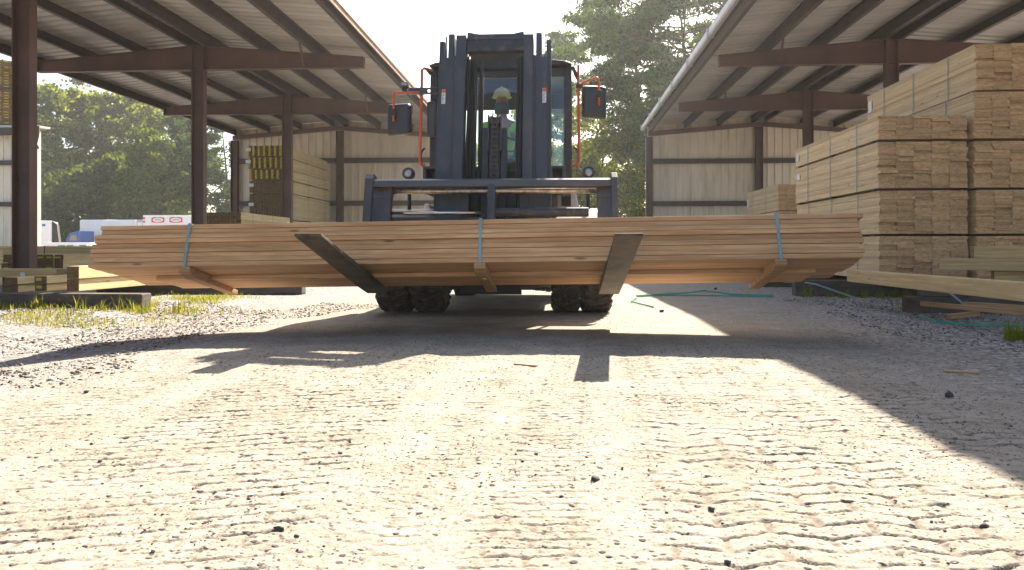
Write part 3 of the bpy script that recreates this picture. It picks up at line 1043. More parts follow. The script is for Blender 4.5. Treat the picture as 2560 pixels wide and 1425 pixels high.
def timber(label, p0, p1, w, h, mat, group, roll=0.0, name='timber', cat='timber'):
    """a squared timber between two ends, local x along its length"""
    p0, p1 = Vector(p0), Vector(p1)
    L = (p1 - p0).length
    q = MB()
    q.b(-L / 2, L / 2, -w / 2, w / 2, -h / 2, h / 2)
    o = q.build(name, mat, None, 0.006)
    o.location = (p0 + p1) / 2
    d = p1 - p0
    o.rotation_euler = (roll, -math.asin(d.z / L), math.atan2(d.y, d.x))
    return tag(o, label, cat, group)


GT = 'squared timbers at the right front'
ta = Vector((XP(2132, 9.4), 9.4, 0.36))
timber('long squared timber pointing toward the camera, lowest of the right pile', ta, (XP(2640, 5.5), 5.5, 0.37), 0.14, 0.14, M['wood_treated_across'], GT)
timber('squared timber with a wavy knot lying across the lowest right timber', (XP(2349, 9.35), 9.35, 0.502), (XP(2349, 9.35) + 1.9, 8.35, 0.502), 0.14, 0.14, M['wood_treated_across'], GT)
timber('topmost squared timber of the right pile, against the tall stack', (XP(2430, 9.2), 9.2, 0.645), (XP(2430, 9.2) + 2.2, 8.7, 0.645), 0.14, 0.14, M['wood_treated_across'], GT)
timber('support timber half hidden behind the longest timber of the right pile', (XP(2500, 9.0), 9.15, 0.36), (XP(2500, 9.0) + 2.0, 8.6, 0.36), 0.14, 0.14, M['wood_treated_across'], GT)
# laths on the gravel
GL = 'scrap laths on the gravel'
timber('long thin lath lying on the gravel by the right sleeper', (XP(2302, 8.1), 8.1, 0.12), (XP(2640, 7.2), 7.2, 0.075), 0.04, 0.05, M['wood_scrap'], GL, name='lath', cat='lath')
timber('second lath with the cut band resting on its end', (XP(2408, 7.95), 7.95, 0.13), (XP(2640, 7.5), 7.5, 0.11), 0.04, 0.045, M['wood_scrap'], GL, name='lath', cat='lath')
timber('short scrap of lath on the gravel under the long one', (XP(2370, 7.55), 7.55, 0.03), (XP(2445, 7.8), 7.8, 0.045), 0.05, 0.05, M['wood_scrap'], GL, name='lath', cat='lath')

# left timbers
GLF = 'treated timbers at the left edge'
yl = 8.75
for i, (pa, pb, yt, yb_, lb) in enumerate((
        (167, 197, 665, 697, 'upper squared timber of the pair nearest the lumber load'), (167, 197, 697.5, 728, 'lower squared timber of the pair nearest the lumber load'),
        (86, 117, 690, 709, 'upper treated plank with a yellow mark on its end'), (87, 117, 709.5, 728, 'lower treated plank with a yellow mark below it'),
        (12, 44, 693, 711, 'upper treated plank at the left edge of the pile'), (5, 45, 711.5, 731, 'wide lower treated plank at the left edge of the pile'))):
    y_ = yl + (0.0 if i < 2 else 0.15) + 0.04 * (i % 2)
    xa_, xb_ = XP(pa, y_), XP(pb, y_)
    za_, zb_ = ZP(yb_, y_, xa_), ZP(yt, y_, xa_)
    t = thing('timber', lb, 'timber', ((xa_ + xb_) / 2, y_ + 1.2, za_), GLF)
    q = MB()
    q.b(xa_, xb_, y_, y_ + (3.0 if i < 2 else 2.4), za_, zb_ - 0.002)
    q.build('beam_body', M['wood_treated'], t, 0.005)
    if i in (2, 3):
        q = MB()
        q.b(xa_ + 0.02, xa_ + 0.09, y_ - 0.004, y_ - 0.001, (za_ + zb_) / 2 - 0.01, (za_ + zb_) / 2 + 0.025)
        q.build('paint_mark', M['yellow_mark'], t)
q = MB()
xq = XP(2, 9.5)
q.b(xq - 0.55, XP(160, 9.7), 9.55, 9.8, ZP(693, 9.55, xq), ZP(680, 9.55, xq) + 0.04)
o = q.build('plank', M['wood_treated_across'], None, 0.005, origin=(xq, 9.6, 0.3))
tag(o, 'wide treated plank lying crosswise on the left pile with a white tag', 'plank')
q = MB()
q.b(XP(45, 9.5), XP(56, 9.5), 9.54, 9.548, ZP(691, 9.55, xq), ZP(681, 9.55, xq))
q.build('paper_tag', M['tag_white'], o)
ys = 8.62
q = MB()
q.b(XP(-140, ys), XP(368, ys), ys - 0.12, ys + 0.1, -0.02, 0.165)
tag(q.build('sleeper', M['sleeper'], None, 0.015, origin=(-5, ys, 0)), 'old dark sleeper with weeds along it under the left timbers', 'sleeper', 'sleepers under stacks')
q = MB()
q.b(XP(250, 11.2), XP(760, 11.2), 11.1, 11.3, 0, 0.15)
tag(q.build('sleeper', M['sleeper'], None, 0.015, origin=(-5, 11.2, 0)), 'dark sleeper behind the weeds, half hidden by the hanging lumber load', 'sleeper', 'sleepers under stacks')
pack('sawn pack cut off by the left edge of the photo, lit on its side', 'packs stacked at the left', XP(7, 10.5) - 0.56, 8.7, 0.17, 6, 5, 0.09, 0.1, 1.8, M['wood_treated'], straps=(), jit=0.01, bearers=False)
pack('low dark pack with yellow marked ends behind the nearest post', 'packs stacked at the left', XP(8, 12.6), 12.6, ZP(681, 12.6, -8), 7, 3, 0.152, 0.09, 3.0, M['wood_treated'], straps=(), jit=0.02, yellow='spot')
pack('pale treated pack lying crosswise in front of the parked trailers', 'packs stacked at the left', XP(-30, 17), 17, ZP(652, 17, -9), 6, 8, 0.14, 0.037, 4.6, M['wood_treated_across'], axis='x', straps=(0.3, 0.88), bearers=True, strapmat='plastic')
q = MB()
q.b(XP(-10, 17.3), XP(210, 17.3), 17.2, 17.4, 0, ZP(652, 17, -9) - 0.003)
tag(q.build('sleeper', M['sleeper'], None, 0.01, origin=(-10, 17.2, 0)), 'dark sleeper under the crosswise treated pack at the left', 'sleeper', 'sleepers under stacks')
q = MB()
q.b(XP(0, 12.7), XP(165, 12.7), 12.75, 12.95, 0, ZP(681, 12.6, -8) - 0.003)
tag(q.build('sleeper', M['sleeper'], None, 0.01, origin=(-8, 12.7, 0)), 'dark sleeper under the yellow marked pack behind the nearest post', 'sleeper', 'sleepers under stacks')
# loft stack at the far left
xx = XP(-15, 29.6) - 0.63
pk, zz = pack('lower yellow marked pack on the low roof at the far left', 'packs at the far left roof', xx, 29.5, ztop + 0.20, 5, 13, 0.25, 0.11, 0.8, M['wood_treated'], straps=(), yellow='spot', jit=0.02)
pk.rotation_euler[2] = R(35)
pk, zz = pack('upper yellow marked pack on the low roof at the far left', 'packs at the far left roof', xx, 29.5, zz + 0.01, 5, 10, 0.25, 0.11, 0.8, M['wood_treated'], straps=(), yellow='spot', jit=0.02)
pk.rotation_euler[2] = R(35)

# stack of yellow ended packs in the left shed
GY_ = 'packs in the stack of yellow ended boards'
y3 = 24.5
x3 = XP(722, y3) - 1.31
lbs = ('bottom pack of the yellow ended stack, resting on the ground blocks', 'second pack from the ground in the yellow ended stack', 'third pack from the ground in the yellow ended stack', 'fourth pack up in the yellow ended stack',
       'fifth pack up, dark ended with a white tag, below the yellow ends', 'lowest of the three yellow ended packs', 'middle one of the three yellow ended packs', 'top pack of the stack of yellow ended boards')
edges = [ZP(v, y3, x3) for v in (668, 630, 590, 548, 518, 484, 451, 424, 395)] 
zs = [0.1, 0.62, 1.14, 1.62, 2.08, 2.55, 3.0, 3.45, 3.98]
edges = [0.06, 0.56, 1.06, 1.54, 2.04, 2.54, ZP(451, y3, x3) + 0.0, ZP(424, y3, x3), ZP(395, y3, x3), ZP(364, y3, x3)]
edges = [0.06, 0.58, 1.10, 1.62, ZP(484, y3, x3), ZP(451, y3, x3), ZP(424, y3, x3), ZP(393, y3, x3), ZP(364, y3, x3)]
for i in range(8):
    h = edges[i + 1] - edges[i] - 0.037
    yl_ = 'stripe' if i >= 5 else None
    rows_ = max(4, int(round(h / 0.04)))
    pack(lbs[i], GY_, x3 - (0.09 if i == 7 else 0.06 if i == 6 else 0.0), y3, edges[i], 14, rows_, 0.088, h / rows_ - 0.0015, 4.6, M['wood_treated'], straps=(0.12, 0.45, 0.85),
         yellow=yl_, tagpos=[(x3 - 0.02 if i < 6 else x3 - 0.12, y3 - 0.05, edges[i] + h * 0.55, 0.17, 0.11)] if i in (7, 6, 4, 3) else None)
q = MB()
q.b(x3 - 0.1, x3 + 1.3, y3 + 0.3, y3 + 0.5, 0, 0.058)
q.b(x3 - 0.1, x3 + 1.3, y3 + 4.0, y3 + 4.2, 0, 0.058)
pack('low treated pack in front of the yellow ended stack, its side in the light', 'packs in the left shed', XP(603, 19.2) - 1.0, 19.2, 0.62, 7, 11, 0.14, 0.087, 3.6, M['wood_treated'], straps=(0.2, 0.6), tagpos=[(XP(603, 19.2) + 0.02, 22.5, 1.3, -0.2, 0.2)])
pack('pack underneath the low treated pack in front of the yellow ended stack', 'packs in the left shed', XP(603, 19.2) - 1.0, 19.2, 0.0, 7, 6, 0.14, 0.095, 3.6, M['wood_treated'], straps=(0.2, 0.6))

# ------------------------------------------------------------------ forklift
FX, FY = -0.58, 8.2
TH = R(13.0)
YH, ZH = 6.74, 0.29
CT, ST = math.cos(TH), math.sin(TH)


def tilt(x, y, z):
    return (x, YH + y * CT + z * ST, ZH - y * ST + z * CT)


def zl(py, y0):
    k = (621 - py) / F
    return (k * (CS * (YH + y0 * CT) + 0.036) - ZH + y0 * ST + HC) / (CT - k * CS * ST)


def xl(px, y0=0.1, z0=1.0):
    return XP(px, YH + y0 * CT + z0 * ST)


fl = thing('forklift', 'large dark slate forklift lifting the long load of boards toward the camera', 'forklift', (FX, FY, 0))
# forks
for px in (775, 1571):
    xc_ = XP(px, 4.9)
    q = MB(tilt)
    prof = [(-1.95, 0.042), (-1.95, 0.06), (-0.02, 0.06), (0.0, 0.075), (0.0, zl(500, 0)), (0.0, zl(478, 0)), (0.02, zl(462, 0)), (0.09, zl(462, 0)), (0.10, zl(480, 0)), (0.07, zl(500, 0)), (0.07, 0.07), (0.055, 0.02), (0.02, 0.0), (-0.35, 0.0)]
    q.ext([(xc_ - 0.09, a, b2) for a, b2 in prof], (0.18, 0, 0))
    fo = q.build('fork', M['fork_steel'], fl, 0.004)
    q = MB(tilt)
    q.b(xc_ - 0.088, xc_ + 0.088, -0.012, -0.002, 0.30, zl(482, 0))
    q.b(xc_ - 0.092, xc_ + 0.092, -0.022, -0.013, zl(496, 0), zl(486, 0))
    q.build('fork_shank_cover', M['slate'], fo, 0.003)
# carriage
xa_, xb_ = xl(940), xl(1527)
q = MB(tilt)
zt_, zb_ = zl(446, 0), zl(468, 0)
q.ext([(xa_, -0.03, zb_), (xa_, -0.035, zt_ - 0.03), (xa_, 0.0, zt_), (xa_, 0.11, zt_), (xa_, 0.11, zb_)], (xb_ - xa_, 0, 0))
q.build('carriage_bar', M['bar_steel'], fl, 0.006)
q = MB(tilt)
q.tube([(xa_ - 0.03, 0.045, zl(477, 0.04)), (xb_ + 0.03, 0.045, zl(477, 0.04))], 0.027, 14)
q.build('fork_shaft', M['greasy_steel'], fl, smooth=True)
q = MB(tilt)
q.b(xa_, xb_, 0.08, 0.14, 0.16, 0.34)
q.build('carriage_bar', M['black_paint'], fl, 0.006)
q = MB(tilt)
xm = xl(1231)
q.tube([(xl(985), 0.03, zl(532, 0.03)), (xl(1217), 0.03, zl(532, 0.03))], 0.0155, 14)
q.build('cylinder_rod', M['chrome'], fl, smooth=True)
q = MB(tilt)
q.tube([(xl(1238), 0.03, zl(531, 0.03)), (xl(1385), 0.03, zl(531, 0.03))], 0.042, 16)
q.tube([(xl(1385), 0.03, zl(531, 0.03)), (xl(1391), 0.03, zl(531, 0.03))], 0.05, 16)
q.tube([(xl(1391), 0.03, zl(531, 0.03)), (xl(1470), 0.03, zl(531, 0.03))], 0.042, 16)
q.build('side_shift_cylinder', M['slate_worn'], fl, smooth=False)
q = MB(tilt)
q.b(xl(985), xl(1222), 0.06, 0.12, zl(556, 0.03), zl(541, 0.03))
q.b(xl(1240), xl(1470), 0.085, 0.12, zl(556, 0.03), zl(546, 0.03))
q.build('carriage_rail', M['black_paint'], fl)
q = MB(tilt)
q.b(xl(1222), xl(1241), -0.04, 0.14, 0.34, zl(462, 0))
q.build('center_plate', M['slate'], fl, 0.005)
for s, (pa, pb) in enumerate(((921, 941), (1526, 1541))):
    q = MB(tilt)
    xa2, xb2 = xl(pa), xl(pb)
    zt2 = zl(433, 0)
    q.ext([(xa2, -0.05, 0.12), (xa2, 0.15, 0.12), (xa2, 0.15, zt2 - 0.07), (xa2, 0.10, zt2), (xa2, 0.0, zt2), (xa2, -0.05, zt2 - 0.06)], (xb2 - xa2, 0, 0))
    xo = xa2 - 0.012 if s == 0 else xb2
    for zz_ in (zl(470, 0), zl(500, 0), zl(525, 0)):
        q.tube([(xo - 0.002, 0.05, zz_), (xo + 0.014, 0.05, zz_)], 0.03, 10)
    q.build('carriage_end_plate', M['slate'], fl, 0.005)
# carriage uprights behind the mast rails
q = MB(tilt)
for pa, pb in ((1150, 1172), (1298, 1320)):
    q.b(xl(pa), xl(pb), 0.13, 0.20, 0.12, zl(452, 0.15))
q.build('carriage_upright', M['black_paint'], fl, 0.004)

# mast
CXm = 1235
def rail(name, pa, pb, ya, yb2, topy, mat, zbot=0.10):
    for mir in (0, 1):
        a, b2 = (pa, pb) if not mir else (2 * CXm - pb, 2 * CXm - pa)
        q = MB(tilt)
        yref = (ya + yb2) / 2
        xA, xB = XP(a, 7.42), XP(b2, 7.42)
        q.b(xA, xB, ya, yb2, zbot, zl(topy, ya))
        q.build(name, mat, fl, 0.004)
rail('mast_rail', 1137, 1162, 0.21, 0.40, 86, M['slate'])
rail('mast_rail', 1116, 1131, 0.2485, 0.44, 83, M['slate'])
rail('mast_rail', 1092, 1105, 0.29, 0.5, 101, M['slate'])
rail('mast_web', 1131.3, 1136.7, 0.226, 0.42, 138, M['slate'])
rail('mast_web', 1105.3, 1115.7, 0.265, 0.46, 142, M['slate'])
rail('mast_lip', 1106.5, 1110, 0.29, 0.317, 88, M['slate_worn'])
rail('mast_flange', 1100.5, 1131, 0.243, 0.2485, 143, M['slate'])
# cross members
q = MB(tilt)
xa_, xb_ = XP(1162.5, 7.42), XP(2 * CXm - 1162.5, 7.42)
zt_ = zl(88, 0.3)
n = 14
pr = []
for i in range(n + 1):
    u = i / n
    dip = 0.022 * (sstep(0.0, 0.22, np.array(u)) - sstep(0.78, 1.0, np.array(u)))
    pr.append((xa_ + (xb_ - xa_) * u, 0.27, zt_ + 0.022 - float(dip)))
q.ext(pr + [(xb_, 0.27, zl(130, 0.3)), (xa_, 0.27, zl(130, 0.3))], (0, 0.07, 0))
q.b(xa_, xb_, 0.255, 0.269, zl(104, 0.3), zl(99, 0.3))
q.build('mast_crossmember', M['slate_worn'], fl, 0.004)
q = MB(tilt)
q.b(xa_, xb_, 0.40, 0.47, zl(173, 0.42), zl(131, 0.42))
q.build('mast_crossmember', M['black_paint'], fl, 0.004)
q = MB(tilt)
q.b(xa_, xb_, 0.30, 0.42, 0.06, 0.25)
q.build('mast_crossmember', M['black_paint'], fl, 0.004)
q = MB(tilt)
q.b(xa_, xb_, 0.40, 0.46, 0.7, zl(446, 0.42))
q.build('mast_crossmember', M['black_paint'], fl, 0.004)
# hoses and side chains inside the opening
for i, (px, yy, rr_) in enumerate(((1169, 0.33, 0.016), (1177, 0.37, 0.013), (1184, 0.36, 0.016), (1199, 0.40, 0.02), (1294, 0.39, 0.018), (1302, 0.34, 0.016))):
    q = MB(tilt)
    x_ = XP(px, 7.45)
    pts = [(x_ + 0.006 * math.sin(k * 1.3 + i), yy, 0.1 + (zl(150, 0.4) - 0.1) * k / 8) for k in range(9)]
    q.tube(pts, rr_, 8)
    q.build('hose', M['plastic'], fl, smooth=True)
q = MB(tilt)
q.b(XP(1163.5, 7.42), XP(1188, 7.42), 0.41, 0.44, 0.2, zl(160, 0.4))
q.b(XP(1196, 7.42), XP(1204, 7.42), 0.41, 0.45, 0.2, zl(160, 0.4))
q.b(XP(1289, 7.42), XP(1306, 7.42), 0.41, 0.44, 0.2, zl(160, 0.4))
q.build('hose_guide', M['black_paint'], fl)
# centre cylinder with chain
xk = XP(1237, 7.35)
zct = zl(296, 0.3)
q = MB(tilt)
q.b(xk - 0.118, xk - 0.06, 0.27, 0.36, 0.25, zl(322, 0.3))
q.b(xk + 0.06, xk + 0.118, 0.27, 0.36, 0.25, zl(322, 0.3))
q.b(xk - 0.055, xk + 0.055, 0.30, 0.36, 0.25, zct)
q.build('lift_cylinder_block', M['black_paint'], fl, 0.004)
q = MB(tilt)
q.lathe([(-0.05, 0.04), (-0.05, 0.062), (-0.035, 0.062), (-0.03, 0.05), (0.03, 0.05), (0.035, 0.062), (0.05, 0.062), (0.05, 0.04)], (xk, 0.31, zct - 0.03), 'x', 18)
q.build('chain_sheave', M['slate_worn'], fl)
for sx in (-1, 1):
    q = MB(tilt)
    q.b(xk + sx * 0.062 - 0.008, xk + sx * 0.062 + 0.008, 0.22, 0.30, zl(385, 0.3), zct + 0.01)
    q.build('sheave_bracket', M['slate'], fl, 0.003)
q = MB(tilt)
z_ = 0.3
k = 0
while z_ < zct - 0.03:
    wdt = 0.026 if k % 2 else 0.034
    q.b(xk - wdt, xk - wdt + 0.012, 0.222, 0.248, z_, z_ + 0.062)
    q.b(xk + wdt - 0.012, xk + wdt, 0.222, 0.248, z_, z_ + 0.062)
    q.tube([(xk - 0.038, 0.235, z_ + 0.008), (xk + 0.038, 0.235, z_ + 0.008)], 0.010, 8)
    z_ += 0.047
    k += 1
q.build('lift_chain', M['chain'], fl)
# warning stickers
for pa in (1104, 1356):
    q = MB(tilt)
    x_ = XP(pa, 7.42)
    za2, zb2 = zl(262, 0.28), zl(226, 0.28)
    zm = zl(235, 0.28)
    q.b(x_, x_ + 0.037, 0.236, 0.2415, za2, zm - 0.001)
    so = q.build('warning_sticker', M['sticker_white'], fl)
    q = MB(tilt)
    q.b(x_, x_ + 0.037, 0.236, 0.2415, zm, zb2)
    q.build('sticker_header', M['sticker_orange'], so)
    q = MB(tilt)
    q.ext([(x_ + 0.010, 0.2345, zm + 0.007), (x_ + 0.027, 0.2345, zm + 0.007), (x_ + 0.0185, 0.2345, zm + 0.026)], (0, 0.0012, 0))
    for kk in range(7):
        zz_ = zm - 0.018 - kk * 0.014
        q.b(x_ + 0.006, x_ + 0.031 - 0.006 * (kk % 3), 0.2347, 0.2358, zz_, zz_ + 0.005)
    q.build('sticker_print', M['plastic'], so)
# tilt cylinders
for px in (1128, 2 * CXm - 1128):
    q = MB()
    x_ = XP(px, 8)
    q.tube([(x_, 7.55, 1.05), (x_, 8.4, 1.25)], 0.05, 12)
    q.build('tilt_cylinder', M['slate'], fl, smooth=True)

# wheels
def wheel(cx, cy, wdt, rad, lugs, mat_rim):
    q = MB()
    h = wdt / 2
    q.lathe([(-h + 0.01, rad * 0.55), (-h, rad * 0.62), (-h, rad * 0.82), (-h + 0.02, rad * 0.93), (-h + 0.055, rad * 0.975), (0, rad * 0.985), (h - 0.055, rad * 0.975), (h - 0.02, rad * 0.93), (h, rad * 0.82), (h, rad * 0.62), (h - 0.01, rad * 0.55)], (cx, cy, rad), 'x', 40)
    for k in range(lugs):
        a = 2 * math.pi * k / lugs
        for sg in (-1, 1):
            a2 = a + (math.pi / lugs if sg > 0 else 0)
            am = a2 + 0.10
            pts = []
            for (xx_, aa, rr2) in ((sg * 0.01, am, rad * 0.99), (sg * (h - 0.03), a2, rad * 0.985)):
                pts.append(Vector((cx + xx_, cy + rr2 * math.cos(aa), rad + rr2 * math.sin(aa))))
            q.bar(pts[0], pts[1], 0.055, 0.04, up=(0, math.cos(a2), math.sin(a2)))
            e1 = Vector((cx + sg * (h - 0.03), cy + rad * 0.985 * math.cos(a2), rad + rad * 0.985 * math.sin(a2)))
            e2 = Vector((cx + sg * (h + 0.003), cy + rad * 0.86 * math.cos(a2 - 0.02), rad + rad * 0.86 * math.sin(a2 - 0.02)))
            q.bar(e1, e2, 0.05, 0.03, up=(0, math.cos(a2), math.sin(a2)))
    zmin = min(v[2] for v in q.v)
    q.v = [(v[0], v[1], v[2] - zmin - 0.006) for v in q.v]
    wo_ = MB()
    wo_.lathe([(-h + 0.06, 0.02), (-h + 0.05, rad * 0.3), (-h + 0.02, rad * 0.5), (-h + 0.015, rad * 0.56), (h - 0.015, rad * 0.56), (h - 0.02, rad * 0.5), (h - 0.05, rad * 0.3), (h - 0.06, 0.02)], (cx, cy, rad - 0.006), 'x', 28)
    ty = q.build('tyre', M['rubber'], fl)
    wo_.build('rim', mat_rim, ty, smooth=False)

YW = 8.22
for pa, pb in ((944, 1023), (1031, 1108), (1381, 1449), (1455, 1528)):
    xa2, xb2 = XP(pa, YW - 0.25), XP(pb, YW - 0.25)
    wheel((xa2 + xb2) / 2, YW, xb2 - xa2, 0.50, 22, M['slate'])
for x_ in (-1.35, 0.2):
    wheel(x_, 11.2, 0.3, 0.48, 18, M['slate'])
q = MB()
q.tube([(-1.75, YW, 0.5), (0.6, YW, 0.5)], 0.12, 12)
q.b(-1.15, 0.02, YW - 0.32, YW + 0.25, 0.29, 0.75)
q.lathe([(-0.10, 0.06), (-0.08, 0.115), (0.08, 0.115), (0.1, 0.06)], (XP(1158, 8.1), YW - 0.12, 0.30), 'x', 16)
q.build('drive_axle', M['black_paint'], fl)
# chassis and bodywork
q = MB()
q.b(XP(1080, 8.0), XP(1400, 8.0), 7.95, 11.4, 0.46, 1.02)
q.b(XP(1110, 8.0), XP(1380, 8.0), 7.62, 7.94, 0.40, 0.9)
q.build('chassis', M['black_paint'], fl, 0.02)
q = MB()
prof = [(8.15, 1.0), (8.05, 1.12), (8.05, 1.34), (8.25, 1.40), (10.6, 1.40), (10.6, 1.02)]
q.ext([(XP(1090, 8.1), a, b2) for a, b2 in prof], (XP(1395, 8.1) - XP(1090, 8.1), 0, 0))
q.build('engine_deck', M['slate_worn'], fl, 0.015)
q = MB()
q.ext([(-1.42, 10.65, 0.5), (-1.42, 11.9, 0.5), (-1.42, 12.35, 0.8), (-1.42, 12.35, 1.45), (-1.42, 11.9, 1.7), (-1.42, 10.65, 1.55)], (1.7, 0, 0))
q.build('counterweight', M['slate'], fl, 0.05)
# front fenders with pockets
for pa, pb in ((1057, 1097), (1373, 1414)):
    x0_, x1_ = XP(pa, 7.9), XP(pb, 7.9)
    zt2, zm2 = ZP(414, 7.9, -0.6), ZP(446, 7.9, -0.6)
    q = MB()
    q.b(x0_, x1_, 7.9, 8.6, zt2 - 0.03, zt2)
    q.b(x0_, x0_ + 0.035, 7.9, 8.6, zm2 - 0.15, zt2 - 0.032)
    q.b(x1_ - 0.035, x1_, 7.9, 8.6, zm2 - 0.15, zt2 - 0.032)
    q.b(x0_ + 0.037, x1_ - 0.037, 8.2, 8.3, zm2 - 0.15, zt2 - 0.032)
    q.build('step_box', M['slate'], fl, 0.006)
for sg, xf in ((-1, XP(945, 8.2)), (1, XP(1528, 8.2))):
    q = MB()
    n = 12
    xo, xi = xf, xf - sg * -0.0
    xin = XP(1095, 8.2) if sg < 0 else XP(1385, 8.2)
    pr = []
    for i in range(n + 1):
        a = math.pi * (0.08 + 0.84 * i / n)
        pr.append((YW - 0.64 * math.cos(a), 0.5 + 0.62 * math.sin(a)))
    inner = [(YW - 0.61 * math.cos(math.pi * (0.08 + 0.84 * i / n)), 0.5 + 0.59 * math.sin(math.pi * (0.08 + 0.84 * i / n))) for i in range(n, -1, -1)]
    lo_, hi_ = min(xf, xin), max(xf, xin)
    for i in range(n):
        a, b2 = pr[i], pr[i + 1]
        c_, d_ = inner[n - i - 1], inner[n - i]
        q.ext([(lo_, a[0], a[1]), (lo_, b2[0], b2[1]), (lo_, c_[0], c_[1]), (lo_, d_[0], d_[1])], (hi_ - lo_, 0, 0))
    q.build('fender', M['slate_worn'], fl)
# pale panel behind right carriage gap
q = MB()
xw0, xw1 = XP(1393, 9.6), XP(1448, 9.6)
zz0, zz1 = ZP(522, 9.6, 0), ZP(462, 9.6, 0)
q.ext([(xw0, 9.6, zz0), (xw0, 9.6, zz1 - 0.02), (xw0 + 0.05, 9.6, zz1), (xw1 - 0.06, 9.6, zz1), (xw1, 9.6, zz0)], (0, 1.2, 0))
q.build('side_tank', M['pale_body'], fl, 0.02)
q = MB()
q.b(XP(1404, 9.5), XP(1428, 9.5), 9.56, 9.592, ZP(515, 9.5, 0), ZP(470, 9.5, 0))
q.build('tank_step', M['dark_void'], fl, 0.01)
q = MB()
q.ext([(XP(1060, 9.4), 9.4, 0.6), (XP(1085, 9.4), 9.4, 0.6), (XP(1075, 9.4), 9.4, 1.25), (XP(1060, 9.4), 9.4, 1.25)], (0, 1.3, 0))
q.build('side_tank', M['pale_body'], fl, 0.02)

# cab
YC0, YC1 = 8.62, 10.25
xc0, xc1 = XP(1073, YC0), XP(1430, YC0)
zc0, zc1 = 1.34, ZP(156, YC0, -0.6)
cabf = MB()
pw = 0.085
for (xx0, xx1) in ((xc0, xc0 + pw), (xc1 - pw, xc1)):
    cabf.ext([(xx0, YC0, zc0), (xx0, YC0 + 0.09, zc0), (xx0, YC0 + 0.16, zc1 - 0.04), (xx0, YC0 + 0.07, zc1 - 0.04)], (xx1 - xx0, 0, 0))
    cabf.b(xx0, xx1, YC1 - 0.08, YC1, zc0, zc1 - 0.04)
    cabf.b(xx0, xx1, YC0 + 0.75, YC0 + 0.83, zc0, zc1 - 0.04)
    cabf.b(xx0, xx1, YC0 + 0.1, YC1 - 0.08, zc0, zc0 + 0.08)
cabf.b(xc0 + pw, xc1 - pw, YC0, YC0 + 0.07, zc0, zc0 + 0.06)
cabf.b(xc0 + pw, xc1 - pw, YC0 + 0.08, YC0 + 0.16, zc1 - 0.15, zc1 - 0.045)
cabf.b(xc0 + pw, xc1 - pw, YC1 - 0.07, YC1, zc0, zc0 + 0.45)
cabf.b(xc0 + pw, xc1 - pw, YC1 - 0.07, YC1, zc1 - 0.25, zc1 - 0.045)
cab = cabf.build('cab_frame', M['black_paint'], fl, 0.012)
q = MB()
pr = [(xc0 - 0.0, zc1 - 0.04), (xc0, zc1 - 0.02), (xc0 + 0.07, zc1 + 0.005), (xc0 + 0.3, zc1 + 0.03), (xc1 - 0.3, zc1 + 0.03), (xc1 - 0.07, zc1 + 0.005), (xc1, zc1 - 0.02), (xc1, zc1 - 0.04)]
q.ext([(a, YC0 - 0.02, b2) for a, b2 in pr], (0, 0.42, 0))
q.ext([(a, YC1 - 0.12, b2) for a, b2 in pr], (0, 0.16, 0))
for xa2, xb2 in ((xc0, xc0 + 0.26), (xc1 - 0.26, xc1)):
    q.b(xa2, xb2, YC0 + 0.402, YC1 - 0.122, zc1 - 0.04, zc1 + 0.012)
rf = q.build('cab_roof', M['black_paint'], fl, 0.01)
q = MB()
q.b(xc0 + 0.262, xc1 - 0.262, YC0 + 0.402, YC1 - 0.122, zc1 - 0.005, zc1 + 0.001)
q.build('roof_window', M['glass'], rf)
q = MB()
q.ext([(xc0 + pw + 0.002, YC0 + 0.03, zc0 + 0.062), (xc1 - pw - 0.002, YC0 + 0.03, zc0 + 0.062), (xc1 - pw - 0.002, YC0 + 0.105, zc1 - 0.152), (xc0 + pw + 0.002, YC0 + 0.105, zc1 - 0.152)], (0, 0.006, 0))
q.build('windscreen', M['glass'], fl)
q = MB()
q.b(xc0 + pw + 0.002, xc1 - pw - 0.002, YC1 - 0.04, YC1 - 0.034, zc0 + 0.452, zc1 - 0.252)
q.build('rear_window', M['glass'], fl)
for xs_ in (xc0 + 0.04, xc1 - 0.04):
    q = MB()
    q.b(xs_ - 0.003, xs_ + 0.003, YC0 + 0.17, YC0 + 0.745, zc0 + 0.09, zc1 - 0.06)
    q.b(xs_ - 0.003, xs_ + 0.003, YC0 + 0.84, YC1 - 0.09, zc0 + 0.09, zc1 - 0.06)
    q.build('side_window', M['glass'], fl)
# headliner strip and dome lamp seen through the opening
q = MB()
q.b(xc0 + 0.12, xc1 - 0.12, YC0 + 0.17, YC0 + 0.38, zc1 - 0.10, zc1 - 0.06)
q.build('headliner', M['grey_panel'], fl, 0.01)
# wiper, door grab bars
q = MB()
q.tube([(xc1 - 0.2, YC0 - 0.02, zc0 + 0.2), (xc1 - 0.28, YC0 - 0.01, zc0 + 0.25), (xc1 - 0.30, YC0 + 0.02, zc0 + 0.5), (xc1 - 0.3, YC0 + 0.06, zc1 - 0.25)], 0.012, 8)
q.tube([(xc1 - 0.24, YC0 + 0.0, zc0 + 0.32), (xc1 - 0.24, YC0 + 0.06, zc1 - 0.3)], 0.010, 8)
q.build('wiper', M['plastic'], fl, smooth=True)
q = MB()
q.b(xc0 - 0.01, xc0 + 0.10, YC0 - 0.12, YC0 - 0.02, ZP(340, 8.5, -.6), ZP(250, 8.5, -.6))
q.build('cab_damper', M['slate'], fl, 0.03)
